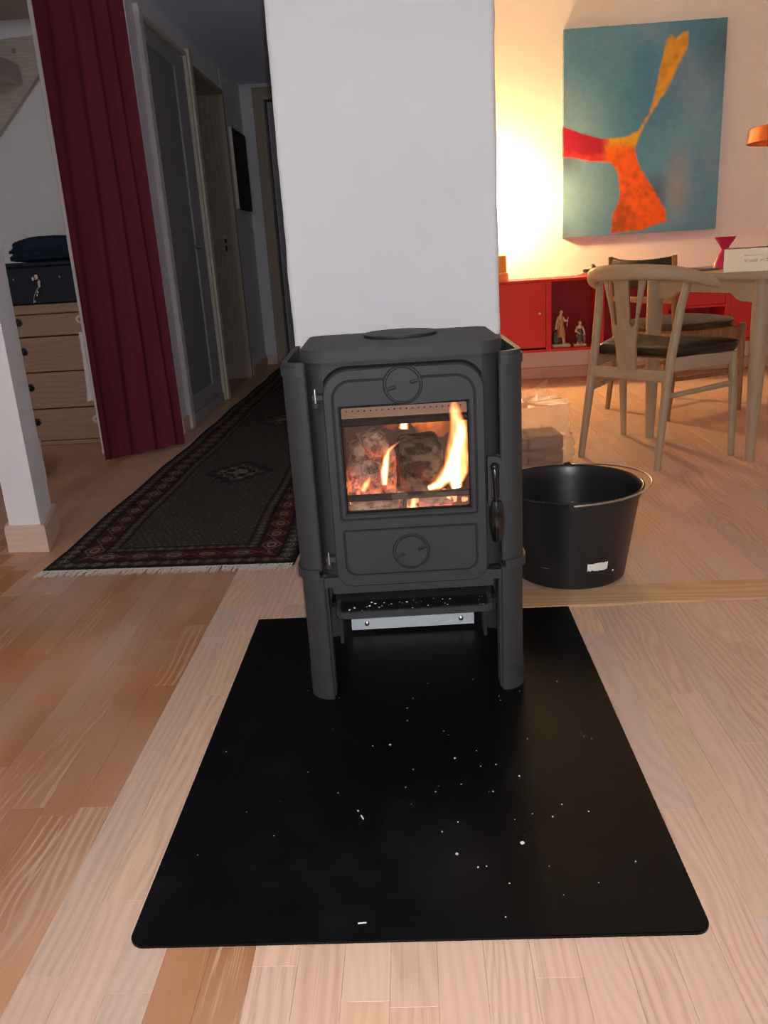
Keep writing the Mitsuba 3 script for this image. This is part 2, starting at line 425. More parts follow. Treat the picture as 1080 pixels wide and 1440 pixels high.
# chimney breast with a slightly lumpy plaster edge
def chimney():
    x0, x1, y0, y1 = -.283, .206, 1.98, 2.62
    zs = np.linspace(0, CEIL, 140); r = .012
    base = rrect(x0, x1, y0, y1, r, 3)
    ring = np.array(base.exterior.coords)[:-1]
    n = len(ring); V = []
    for z in zs:
        d = meshkit.fbm(np.c_[ring * 6, np.full(n, z * 7)], 3) - .5 if hasattr(meshkit, 'fbm') else meshkit.noise(np.c_[ring * 6, np.full(n, z * 7)], 3) - .5
        d2 = meshkit.noise(np.c_[ring * 3, np.full(n, z * 28)], 5) - .5
        c = ring - [(x0 + x1) / 2, (y0 + y1) / 2]
        out = c / np.linalg.norm(c, axis=1, keepdims=True)
        q = ring + out * (d * .007 + d2 * .0028)[:, None]
        V.append(np.c_[q, np.full(n, z)])
    V = np.vstack(V); f = []
    for i in range(len(zs) - 1):
        for j in range(n):
            a, b = i * n + j, i * n + (j + 1) % n
            f += [(a, b, b + n), (a, b + n, a + n)]
    m = trimesh.Trimesh(V, f, process=False)
    struct('wall_chimney', m, 'mat_chimney', 40, 'white plastered chimney breast behind the stove')
chimney()
struct('wall_divider', box(-.28, -.16, 2.58, 7.4, 0, CEIL), 'mat_plaster', label='wall between hallway and dining room behind the chimney')
# hallway: left wall with its end cap, openings for two doors
struct('wall_hall', [box(-1.385, HALL_X, 4.42, 4.60, 0, CEIL_HALL), box(-1.385, HALL_X, 4.60, 5.50, 2.10, CEIL_HALL), box(-1.385, HALL_X, 5.50, 5.58, 0, CEIL_HALL),
                     box(-1.385, HALL_X, 5.58, 6.48, 2.06, CEIL_HALL), box(-1.385, HALL_X, 6.52, HALL_END, 0, CEIL_HALL)], 'mat_hallwall', label='white hallway wall with two doorways')
struct('wall_hall_end', [box(-1.385, -1.10, HALL_END, HALL_END + .1, 0, CEIL_HALL), box(-.30, -.16, HALL_END, HALL_END + .1, 0, CEIL_HALL), box(-1.10, -.30, HALL_END, HALL_END + .1, 2.19, CEIL_HALL)], 'mat_hallwall', label='short white wall at the end of the hallway')
struct('wall_nook', box(-2.7, -1.385, 4.84, 4.92, 0, CEIL), 'mat_plaster', label='white wall under the stairs behind the chest of drawers')
struct('wall_room_beyond', box(-2.7, -2.6, 4.92, 7.4, 0, CEIL_HALL), 'mat_pale_blue', label='pale wall of the room beyond the open doorway')
struct('baseboard_hall_end', box(-1.29, -1.19, HALL_END - .018, HALL_END, 0, .085, .004), 'mat_skirting', label='pale wooden skirting at the end of the hallway')
struct('baseboard_far', box(-.16, 3.2, WALL_Y - .018, WALL_Y, 0, .078, .004), 'mat_skirting', label='wooden skirting below the dining room wall')
struct('baseboard_hall', [box(-1.395, HALL_X + .014, 4.404, 4.42, 0, .085, .003), box(HALL_X, HALL_X + .014, 4.42, 4.585, 0, .085, .003), box(HALL_X, HALL_X + .014, 6.54, HALL_END - .02, 0, .085, .003)], 'mat_skirting', label='wooden skirting along the hallway wall')
# post at the left with its skirting
pp = sg.Polygon([(-1.389, 2.589), (-1.277, 2.579), (-1.339, 2.812), (-1.451, 2.822)])
struct('wall_post', ext(pp, CEIL), 'mat_plaster', label='white square post at the left edge')
struct('baseboard_post', [ext(pp.buffer(.016, join_style=2).difference(pp.buffer(.0002, join_style=2)), .086), ext(pp.buffer(.013, join_style=2).difference(pp.buffer(.0002, join_style=2)), .006, at=.086)], 'mat_skirting', label='pale wooden skirting around the foot of the white post')
struct('trim_1', ext(sg.Polygon([(-1.684, 3.545), (-1.708, 3.555), (-1.905, 3.985), (-1.882, 3.975)]), .10), 'mat_skirting', label='short wooden skirting piece behind the white post')
# threshold board
struct('trim_2', box(.21, 3.2, 1.944, 2.061, -.003, .006, .002), 'mat_threshold', label='pine threshold board between living room and dining room')
# closet door and its casing
t = 'door_1'
lab(t, 'grey framed closet door in the hallway beside the red curtain', None, kind='structure')
put('frame', [box(HALL_X - .09, HALL_X + .018, 4.60, 4.625, 0, 2.10, .003), box(HALL_X - .09, HALL_X + .018, 5.475, 5.50, 0, 2.10, .003), box(HALL_X - .09, HALL_X + .018, 4.60, 5.50, 2.075, 2.10, .003)], 'mat_cream_paint', t, label='cream door frame')
put('architrave', box(HALL_X, HALL_X + .03, 4.535, 4.60, 0, 2.12, .004), 'mat_white_paint', t)
put('architrave', box(HALL_X, HALL_X + .032, 5.50, 5.565, 0, 2.12, .004), 'mat_cream_paint', t)
put('stile', box(HALL_X - .03, HALL_X - .002, 4.63, 4.70, .06, 2.07, .003), 'mat_grey_stile', t)
put('stile', box(HALL_X - .03, HALL_X - .002, 5.25, 5.47, .06, 2.07, .003), 'mat_grey_stile', t)
put('rail', box(HALL_X - .03, HALL_X - .002, 4.70, 5.25, .06, .15, .003), 'mat_grey_stile', t)
put('rail', box(HALL_X - .03, HALL_X - .002, 4.70, 5.25, 1.98, 2.07, .003), 'mat_grey_stile', t)
put('panel', box(HALL_X - .03, HALL_X - .014, 4.69, 5.26, .14, 1.99), 'mat_grey_door', t)
put('plinth', box(HALL_X - .04, HALL_X + .004, 4.625, 5.475, 0, .055, .003), 'mat_grey_stile', t)
kn = lathe([(0, 0), (.008, 0), (.008, .022), (.016, .026), (.020, .036), (.014, .046), (0, .05)], 20)
kn.apply_transform(trimesh.transformations.rotation_matrix(math.pi / 2, (0, 1, 0))); kn.apply_translation((HALL_X - .003, 5.16, .985))
put('knob', kn, 'mat_steel', t, 40, 'shiny metal knob')
# doorway beyond it with wooden lining
t = 'door_2'
lab(t, 'open doorway with wood-grained lining and strike plate in the hallway', None, kind='structure')
put('jamb', box(-1.47, HALL_X + .012, 6.48, 6.52, 0, 2.06, .003), 'mat_doorwood', t, label='wood-grained far jamb')
put('jamb', box(-1.47, HALL_X + .012, 5.58, 5.60, 0, 2.06, .003), 'mat_doorwood', t)
put('head', box(-1.47, HALL_X + .012, 5.58, 6.52, 2.03, 2.06, .003), 'mat_doorwood', t)
put('door_leaf', box(-1.515, -1.475, 5.75, 6.48, .01, 2.03, .003), 'mat_pale_blue', t, label='pale blue door leaf')
put('strike_plate', box(-1.385, -1.355, 6.476, 6.481, .93, 1.08, .001), 'mat_steel', t)
put('bolt_hole', box(-1.378, -1.362, 6.474, 6.477, .96, 1.00), 'mat_dark', t)
put('bolt_hole', box(-1.378, -1.362, 6.474, 6.477, 1.02, 1.05), 'mat_dark', t)
# glazed door at the end of the hallway
t = 'door_3'
lab(t, 'glazed door with wooden frame at the end of the hallway', None, kind='structure')
fy = HALL_END
put('frame', [box(-1.19, -1.10, fy - .02, fy + .08, 0, 2.28 - .09, .004), box(-.35, -.29, fy - .02, fy + .08, 0, 2.19, .004), box(-1.19, -.29, fy - .02, fy + .08, 2.10, 2.19, .004)], 'mat_doorwood', t, label='grey-brown wooden frame')
put('stile', box(-1.085, -1.00, fy + .03, fy + .07, .01, 2.09, .004), 'mat_grey_stile', t)
put('stile', box(-.45, -.36, fy + .03, fy + .07, .01, 2.09, .004), 'mat_grey_stile', t)
for z0, z1 in ((.01, .2), (.42, .48), (1.84, 1.90), (2.0, 2.09)):
    put('rail', box(-1.0, -.45, fy + .03, fy + .07, z0, z1, .004), 'mat_grey_stile', t)
for z0, z1 in ((.2, .42), (.48, 1.84), (1.90, 2.0)):
    put('pane', box(-1.0, -.45, fy + .048, fy + .052, z0, z1), 'mat_glass', t, False)
struct('wall_outside_door', box(-1.3, -.1, fy + .5, fy + .55, 0, 2.4), 'mat_dark', label='dark porch behind the glazed door')

# unseen ceiling globe behind the photographer, placed to light the hall, post and nook
t = thing('unseen_ceiling_lamp', 'unseen round opal glass ceiling lamp behind the viewer, lighting hall and nook', 'lamp')
put('globe', ball(.13, (-.9, -1.3, 2.27), 3), 'mat_plaster', t, True, emitter={'type': 'area', 'sampling_weight': 5.0, 'radiance': rgb([UNSEEN_CEIL_LAMP * .92, UNSEEN_CEIL_LAMP * .97, UNSEEN_CEIL_LAMP * 1.0])})
put('fitting', lathe([(0, 0), (.05, 0), (.06, .10), (0, .10)], 24, (-.9, -1.3, 2.397)), 'mat_white_paint', t, 40)

# ------------------------------------------------------------------ hearth plate
def xf(poly): return poly
put('hearth_plate', [ext(rrect(-.435, .364, .888, 1.941, (.022, .022, .003, .003)), .0038, at=.0005), ext(rrect(-.4335, .3625, .8895, 1.9395, (.021, .021, .003, .003)), .0008, at=.0043)], 'mat_plate', None, False,
    'black steel hearth plate lying flat under the stove', 'hearth plate')
sp = []
for (x, y, s) in [(.133, 1.07, .0030), (.03, 1.05, .0022), (.04, 1.30, .0018), (.10, 1.20, .0015), (.19, 1.13, .0015), (.21, 1.16, .0013), (.06, 1.02, .0013), (.15, 1.24, .0015), (.25, 1.14, .0013), (-.08, 1.35, .0022), (-.05, 1.22, .0013), (-.13, 1.16, .0018)] + \
        [(rng.uniform(-.05, .33), rng.uniform(.92, 1.6), rng.uniform(.0006, .0013)) for _ in range(40)] + [(rng.uniform(-.4, .0), rng.uniform(.92, 1.6), rng.uniform(.0005, .0009)) for _ in range(14)]:
    m = lump((0, 0, 0), (s * 2, s * rng.uniform(1.2, 2.4), s * 1.0), int(rng.integers(99)), .3, 1); m.apply_transform(RZ(rng.uniform(0, 180), (x, y, .0051 + s * .4))); sp.append(m)
for (x, y, a) in [(-.122, 1.143, 115), (-.110, .918, 5)]:
    m = box(-.006, .006, -.0012, .0012, 0, .0012, .0004); m.apply_transform(RZ(a, (x, y, .0052))); sp.append(m)
put('ash_specks', sp, 'mat_ash', None, 30, 'tiny pale specks of ash scattered over the black hearth plate', 'ash', kind='stuff')

# ------------------------------------------------------------------ wood stove (local: x right, y depth, z up)
PHI = 2.0
S0 = np.array([-.023, 1.5375, .005])
SM = RZ(PHI, S0)
STV = thing('wood_stove', 'black cast iron wood stove burning in front of the white chimney', 'wood stove')
def sp_(name, mesh, mat='mat_iron', parent=STV, smooth=30, label=None, kind=None, **k):
    return put(name, mesh, mat, parent, smooth, label, kind=kind, M=SM, **k)

def plan_strip(pts, th):
    """a thin plan outline (x,y) offset by th to its left"""
    ls = sg.LineString(pts)
    return ls.buffer(th / 2, cap_style=2, join_style=1)

# body shell
bodyplan = rrect(-.186, .186, .016, .292, (.042, .042, .01, .01), 10)
inner = rrect(-.150, .150, .03, .282, .006)
shell = ext(bodyplan.difference(sg.box(-.150, .0, .150, .282)), .43, at=.268)
sp_('body', [shell, ext(bodyplan, .012, at=.262), ext(bodyplan, .006, at=.696)], smooth=35)
# front frame around the door: flat plate with rounded ends, door opening cut
def doorshape(g=0.0): return rrect(-.152 - g, .152 + g, .253 - g, .688 + g, (.034, .034, .050, .050), 10)
frame = sg.box(-.150, .268, .150, .70).difference(doorshape(.0035))
sp_('front_frame', ext(frame, .012, 'y', .016), smooth=30)
sp_('gap_shade_plate', ext(sg.box(-.158, .25, .158, .695).difference(sg.box(-.13, .395, .13, .625)), .004, 'y', .026), 'mat_iron_dark')  # dark colour stands in for the shade inside the door gap
# top plate with lid
top = rrect(-.192, .192, -.004, .292, (.048, .048, .03, .03), 12)
lidc = (0.004, .205)
hole = sg.Point(*lidc).buffer(.0705, 32)
sp_('top_plate', [ext(top.difference(hole), .020, at=.702), ext(top.buffer(-.0025).difference(hole), .003, at=.722)], smooth=35)
lid = sp_('lid', [ext(sg.Point(*lidc).buffer(.069, 32), .0285, at=.700), ext(sg.Point(*lidc).buffer(.0765, 32).difference(rrect(lidc[0] - .020, lidc[0] + .020, lidc[1] - .040, lidc[1] - .024, .006)), .0026, at=.7282)], smooth=35)
# side panels: rounded front corner, then straight back
def side(s, z0, z1, th=.012, o=0.0, yb=.30, r=.036, x0=.186):
    X = .221 + o; Y0 = -.002 - o
    pts = [(x0, Y0)] + [(X - r + r * math.sin(a), Y0 + r - r * math.cos(a)) for a in np.linspace(0, math.pi / 2, 9)] + [(X, yb)]
    pts = [(s * x, y) for x, y in pts]
    return ext(plan_strip(pts, th), z1 - z0, at=z0)
for s in (-1, 1):
    p = sp_('side_panel', [side(s, .292, .697), side(s, .275, .294, o=.003, th=.016)], smooth=40)
    # top rail of the side panel
    q = [side(s, .697, .7045, th=.011, yb=.30, x0=.197), side(s, .680, .6975, th=.014, o=.0015, x0=.197)]
    sp_('cap', q, parent=p, smooth=40)
    sp_('inner_edge', box(min(s * .186, s * .190), max(s * .186, s * .190), -.004, .012, .285, .695, .001), parent=p)
for s in (-1, 1):
    for rear in (0, 1):
        X = .221
        r = .038
        pts = [(.184, .0)] + [(X - r + r * math.sin(a), r - r * math.cos(a)) for a in np.linspace(0, math.pi / 2, 9)] + [(X, .056)]
        if rear: pts = [(x, .298 - y) for x, y in pts]
        L = [ext(plan_strip([(s * x, y) for x, y in pts], .010), .276, at=.0), ext(plan_strip([(s * x, y) for x, y in pts], .013), .055, at=.0)] if True else None
        inner_ = [(.178, .01), (.178, .045)] if not rear else [(.172, .250), (.172, .296)]
        L.append(ext(plan_strip([(s * x, y) for x, y in inner_], .008), .276 - (.0 if not rear else .0), at=0))
        sp_('leg', L, smooth=40)
# door
DOOR = sp_('door', bevel(doorshape().difference(sg.box(-.1215, .405, .1215, .617)), .022, .0018, 'y', -.002), smooth=30)
d1, d2 = sg.Point(0, .654).buffer(.0355, 32), sg.Point(0, .322).buffer(.0355, 32)
win = sg.box(-.1215, .405, .1215, .617)
up_out = rrect(-.134, .134, .394, .667, (.006, .006, .036, .036), 8)
lo_out = rrect(-.131, .131, .277, .372, (.022, .022, .005, .005), 8)
ring = doorshape(-.0008).difference(up_out).difference(lo_out).difference(d1).difference(d2)
sp_('border', bevel(ring, .0058, .0022, 'y', -.0078), parent=DOOR, smooth=20)
upp = up_out.buffer(-.0012).difference(win.buffer(.001)).difference(d1)
lop = lo_out.buffer(-.0012).difference(d2)
sp_('upper_panel', bevel(upp, .0046, .0020, 'y', -.0066), parent=DOOR, smooth=20)
sp_('lower_panel', bevel(lop, .0046, .0020, 'y', -.0066), parent=DOOR, smooth=20)
for (cx, cz, ang) in ((0, .654, 14), (0, .322, 17)):
    disc = sg.Point(cx, cz).buffer(.0325, 32)
    sl = so.unary_union([sg.box(cx - .0335, cz - .0022, cx - .0155, cz + .0022), sg.box(cx + .0155, cz - .0022, cx + .0335, cz + .0022)])
    sl = sa.rotate(sl, ang, origin=(cx, cz))
    sp_('air_disc', [bevel(disc.difference(sl), .0070, .0018, 'y', -.0095), ext(disc, .002, 'y', -.0028)], parent=DOOR, smooth=20, label='round air damper disc with two slots')
sp_('glass_pane', ext(rrect(-.1235, .1235, .402, .620, .004), .0006, 'y', .008), 'mat_glass', DOOR, False, label='clear fire-viewing glass')
# glass gasket edge: thin steel lip round the window
wr = win.buffer(.0012, join_style=2).difference(rrect(-.1195, .1195, .407, .615, .006))
sp_('glass_seal', ext(wr, .004, 'y', .002), 'mat_iron_dark', DOOR)
# hinges
for z in (.636, .311):
    h = sp_('hinge', [box(-.172, -.150, -.008, .012, z - .004, z + .008, .002), box(-.172, -.158, -.010, .006, z - .020, z - .005, .004)], smooth=30)
    pin = lathe([(0, -.012), (.0028, -.012), (.0028, .012), (.0022, .0145), (.0018, .019), (0, .020)], 14); pin.apply_translation((-.165, -.006, z))
    sp_('pin', pin, 'mat_steel', h, 40, 'bright hinge pin')
# latch and handle on the right
hb = rrect(.1545, .184, .408, .506, (.004, .012, .016, .004), 8).difference(rrect(.1595, .1765, .420, .492, .007, 8))
HND = sp_('handle', [ext(hb, .016, 'y', -.008), ext(rrect(.1545, .184, .408, .506, .004), .004, 'y', .006)], smooth=35)
sp_('rod', tube([(.168, -.006, .486), (.168, -.012, .478), (.168, -.016, .455), (.1685, -.017, .425), (.169, -.017, .405)], [.007, .0062, .005, .0045, .0045], sides=14), 'mat_gloss_black', HND, 40, 'glossy black rod')
sp_('knob', ball(.0085, (.168, -.008, .486), 3), 'mat_gloss_black', HND, True)
sp_('grip', tube([(.1690, -.017, z) for z in np.linspace(.420, .338, 14)], [.0085 + .0062 * math.sin(math.pi * min(1, max(0, (k + .5) / 13.5)) ** .9) for k in range(14)], sides=20), 'mat_gloss_black', HND, 60, 'glossy black oval grip')
sp_('latch_foot', box(.155, .178, -.006, .010, .272, .281, .003), 'mat_iron_dark', HND)
# skirt, ash lip
sk = so.unary_union([sg.box(-.178, .252, .178, .273), sg.box(-.162, .238, .162, .260)]).buffer(-.003).buffer(.003)
sp_('skirt', ext(sk, .05, 'y', -.003), smooth=30)
lipplan = rrect(-.156, .156, -.050, .06, (.02, .02, .0, .0), 8)
AL = sp_('ash_lip', [ext(lipplan, .006, at=.203), ext(lipplan.difference(lipplan.buffer(-.007)).difference(sg.box(-.2, .02, .2, .1)), .013, at=.203)], smooth=35)
sp_('tray_back', box(-.160, .160, .02, .03, .203, .262), 'mat_iron_dark', AL)
sp_('tray_floor', ext(lipplan.buffer(-.008), .0012, at=.209), 'mat_iron_dark', AL, False)
sp2 = []
for i in range(34):
    s = rng.uniform(.0006, .0014) if i > 6 else .0022
    m = lump((0, 0, 0), (s * 2, s * 1.4, s), i, .3, 1); m.apply_translation((rng.uniform(-.14, .14), rng.uniform(-.04, .012), .2105 + s * .3)); sp2.append(m)
sp_('ash_crumb', sp2, 'mat_ash', AL, 30, 'pale ash crumbs', 'stuff')
sp_('bottom_plate', box(-.17, .17, .03, .285, .195, .205), 'mat_iron_dark')
hs = sp_('heat_shield', box(-.150, .150, .300, .304, .010, .262), 'mat_galvanised', smooth=False, label='bare metal rear heat shield')
for u in (-.112, .118):
    b = lathe([(0, 0), (.006, 0), (.006, .004), (.003, .006), (0, .006)], 12); b.apply_transform(trimesh.transformations.rotation_matrix(math.pi / 2, (1, 0, 0))); b.apply_translation((u, .300, .027))
    sp_('bolt', b, 'mat_steel', hs, 40)
# firebox lining
sp_('firebox', [box(-.132, .132, .272, .28, .38, .64), box(-.140, -.130, .03, .28, .38, .64), box(.130, .140, .03, .28, .38, .64), box(-.14, .14, .03, .28, .372, .385)], 'mat_brick', smooth=False, label='grey-brown firebrick lining')
sp_('baffle', [box(-.132, .132, .05, .28, .612, .640), box(-.132, .132, .014, .05, .612, .640)], 'mat_iron_dark')
strip = sg.box(-.128, .583, .128, .612)
hol = so.unary_union([sg.Point(-.112 + i * .0118, .597).buffer(.0016, 3) for i in range(20)])
sp_('air_strip', ext(strip.difference(hol), .004, 'y', .058), 'mat_sooty', smooth=False, label='perforated steel air strip')
sp_('strip_back', box(-.128, .128, .066, .069, .574, .612), 'mat_iron_dark')
sp_('strip_lip', box(-.128, .128, .062, .075, .566, .578, .002), 'mat_iron_dark')
sp_('guard_bar', [box(-.125, .125, .016, .026, .424, .437, .003), box(-.012, -.004, .016, .024, .392, .426, .002)], 'mat_iron_dark', label='black log guard bar')

# ------------------------------------------------------------------ fire: logs, embers, flames, sheets for glow and reflections
def glow_log(name, size, seed, place, rotz, glow, label, mat='mat_char', amp=.12, tilt=0, square=3.5, group=None):
    m = lump((0, 0, 0), size, seed, amp, 5, 1.8, square)
    R_ = trimesh.transformations.rotation_matrix(math.radians(tilt), (0, 1, 0)); m.apply_transform(R_)
    m.apply_transform(RZ(rotz, place)); m.apply_transform(SM)
    n = meshkit.noise(m.vertices * 90, seed) ; n2 = meshkit.noise(m.vertices * 260, seed + 4)
    z = (m.vertices[:, 2] - m.vertices[:, 2].min()) / np.ptp(m.vertices[:, 2])
    g = np.clip(1.15 - z * glow[1], 0, 1) * np.clip((n * .6 + n2 * .6 - .45) * 3, 0, 1) * glow[0]
    col = np.stack([g * 2.6, g * .28 + g ** 2 * .5, g * .10], 1)
    put(name, m, mat, None, True, label, 'log', group=group, color=col, emitter={'type': 'area', 'sampling_weight': .15, 'radiance': {'type': 'mesh_attribute', 'name': 'vertex_color'}})
glow_log('firewood_log', (.088, .13, .108), 3, (.028, .125, .470), 4, (.10, 1.6), 'large dark block of firewood in the middle of the fire', 'mat_log', .05, 0, 6)
glow_log('firewood_log', (.024, .14, .10), 14, (-.039, .13, .462), 8, (.42, .8), 'glowing purple-red side piece against the large burning block', 'mat_char', .06, 3, 5)
glow_log('firewood_log', (.050, .07, .052), 5, (-.064, .10, .522), 18, (.35, 2.2), 'small pale charred piece resting on top left in the fire', 'mat_char', .12, -12, 5)
glow_log('firewood_log', (.048, .08, .095), 8, (-.072, .10, .448), -6, (.5, 1.6), 'upright ash-covered piece under the small charred piece', 'mat_char', .12, 6, 4)
glow_log('firewood_log', (.044, .07, .060), 11, (-.122 + .030, .12, .497), 10, (.25, 2.4), 'rounded pale piece at the left of the fire', 'mat_char', .10, 0, 4)
glow_log('firewood_log', (.032, .08, .085), 17, (-.107, .10, .447), 4, (.8, 1.2), 'ash-grey lump against the left firebrick', 'mat_char', .12, 4, 4)
glow_log('firewood_log', (.092, .042, .027), 21, (-.068, .056, .4035), 3, (.15, 2.0), 'flat ashy piece lying below the guard bar on the left', 'mat_char', .12, 0, 4)
glow_log('firewood_log', (.066, .042, .026), 25, (.055, .056, .4030), -4, (.35, 1.4), 'flat crumbling piece lying below the guard bar on the right', 'mat_char', .14, 0, 4)
em = []
for i in range(60):
    s = rng.uniform(.004, .010)
    m = lump((0, 0, 0), (s * 2, s * 2, s * 1.4), i, .25, 2); m.apply_translation((rng.uniform(-.118, .118), rng.uniform(.035, .2), .3885 + s * .75)); em.append(m)
emm = tof(em); emm.apply_transform(SM)
ng = np.clip((meshkit.noise(emm.vertices * 60, 9) - .42) * 4, 0, 1)
put('ember_bed', emm, 'mat_char', None, True, 'glowing ember bed on the floor of the stove', 'embers', kind='stuff', color=np.stack([ng * 3, ng * .5, ng * .12], 1), emitter={'type': 'area', 'sampling_weight': .15, 'radiance': {'type': 'mesh_attribute', 'name': 'vertex_color'}})

def flame(pts, w, depth, hot, label, gain=1.0, fl=.40, sharp=2.6):
    """a closed thin tongue; glow fades from its middle to its outline and from root to tip"""
    p = np.asarray(pts, float); n0 = len(p)
    tt = np.linspace(0, n0 - 1, 44)
    P = np.stack([np.interp(tt, np.arange(n0), p[:, k]) for k in range(2)], 1)
    for _ in range(6): P[1:-1] = (P[:-2] + 2 * P[1:-1] + P[2:]) / 4
    W = np.interp(tt, np.arange(n0), w)
    pts3 = np.stack([P[:, 0], np.full(len(P), depth), P[:, 1]], 1)
    sides = 28
    m = tube(pts3, W * fl, W, sides=sides, up=np.tile([1.0, 0, 0], (44, 1)), caps=True)
    ang = np.arange(sides) * 2 * np.pi / sides + np.pi / sides
    edge = np.abs(np.cos(ang))                    # 1 in the middle as seen from front/back, 0 at the outline
    H = np.interp(tt, np.arange(n0), hot)
    e = (np.clip(edge, 0, 1)[None, :] ** sharp) * H[:, None]
    e = np.append(e.ravel(), [0, 0]) * gain
    m.apply_transform(SM)
    n = meshkit.noise(m.vertices * np.array([120, 120, 34]), 5)
    e = e * (.45 + 1.1 * n)
    col = np.stack([e * 1.15, e ** 1.6 * .50, e ** 2.5 * .15], 1) * FIRE
    put('flame', m, 'mat_flame', None, True, label, 'flame', color=col, emitter={'type': 'area', 'sampling_weight': .15, 'radiance': {'type': 'mesh_attribute', 'name': 'vertex_color'}})
# (x, z) centre lines, half widths, depth, heat
flame([(.098, .432), (.094, .46), (.098, .50), (.106, .54), (.104, .565), (.099, .592), (.098, .611)], [.012, .021, .023, .021, .016, .012, .004], .0482, [2.2, 2.7, 2.7, 2.3, 1.8, 1.2, .5], 'tall bright flame rising at the right behind the glass')
flame([(.040, .440), (.062, .446), (.083, .470), (.098, .50), (.110, .535), (.117, .562)], [.006, .012, .018, .019, .012, .003], .031, [2.2, 2.4, 2.4, 2.0, 1.3, .3], 'broad flame sweeping up to the right in front of the large block')
flame([(.117, .50), (.122, .54), (.121, .58), (.117, .62)], [.004, .010, .009, .002], .12, [1.0, 1.6, 1.2, .4], 'narrow glowing strip along the right firebrick')  # emissive strip drawn for the glow at the right edge
flame([(-.046, .444), (-.044, .47), (-.040, .495), (-.034, .515), (-.010, .532)], [.006, .009, .008, .004, .001], .06, [2.0, 2.4, 2.2, 1.2, .4], 'short white flame between the charred pieces and the large block')
flame([(.000, .535), (.002, .550), (.000, .566), (-.002, .585)], [.012, .010, .006, .001], .16, [1.8, 1.8, 1.1, .3], 'small pointed flame behind the large block')
flame([(.020, .535), (.045, .555), (.058, .575), (.070, .60)], [.006, .016, .012, .003], .19, [.3, .55, .5, .2], 'faint orange flame high behind the large block')
flame([(.050, .53), (.075, .56), (.080, .59), (.078, .625)], [.01, .03, .028, .01], .195, [.2, .45, .5, .25], 'dim wide haze sheet at the back of the firebox, added as fire glow')  # emissive sheet imitating the haze of fire glow
flame([(.060, .50), (.066, .53), (.070, .57), (.064, .607)], [.030, .052, .050, .020], .243, [.22, .40, .42, .3], 'wide dim orange haze sheet added as fire glow in the right back of the firebox', sharp=1.2)  # glow at the back made as a wide emissive sheet
flame([(-.030, .52), (-.020, .55), (-.015, .58), (-.02, .606)], [.012, .030, .034, .012], .24, [.1, .22, .24, .15], 'faint reddish haze sheet behind the charred pieces, added as fire glow', sharp=1.2)  # dim emissive sheet added for the reddish glow behind the logs
flame([(.110, .44), (.117, .46), (.120, .49), (.121, .52)], [.006, .009, .008, .003], .07, [.9, 1.4, 1.1, .4], 'low flame licking the right firebrick')
flame([(-.090, .437), (-.082, .450), (-.074, .463)], [.006, .008, .002], .05, [1.1, 1.2, .4], 'low orange flame at the left among the ashy pieces')
flame([(.003, .394), (.009, .402), (.011, .414), (.010, .424)], [.006, .007, .006, .002], .045, [1.6, 2.2, 1.8, .6], 'tiny glowing tongue imitating a fire reflection under the guard bar near the middle')  # emissive tongue drawn for a reflection of the fire
flame([(.073, .396), (.080, .406), (.082, .416), (.080, .428)], [.006, .007, .005, .002], .045, [1.5, 2.0, 1.6, .6], 'tiny glowing tongue imitating a fire reflection under the guard bar at the right')  # second emissive tongue, also drawn for a fire reflection

# small bracket near the top of the chimney's right edge
t = thing('wall_bracket', 'small grey-brown metal bracket on the right edge of the chimney near the ceiling', 'bracket')
bp = sg.Polygon([(0, 0), (.012, .05), (.026, .085), (.014, .13), (-.01, .13), (-.012, .02)])
m = ext(bp, .012, 'y', 0); m.apply_translation((.207, 2.05, 1.478)); put('plate', m, 'mat_teak', t)
m = lathe([(0, 0), (.006, 0), (.006, .004), (0, .005)], 12); m.apply_transform(trimesh.transformations.rotation_matrix(math.pi / 2, (1, 0, 0))); m.apply_translation((.218, 2.05, 1.57)); put('screw', m, 'mat_steel', t)

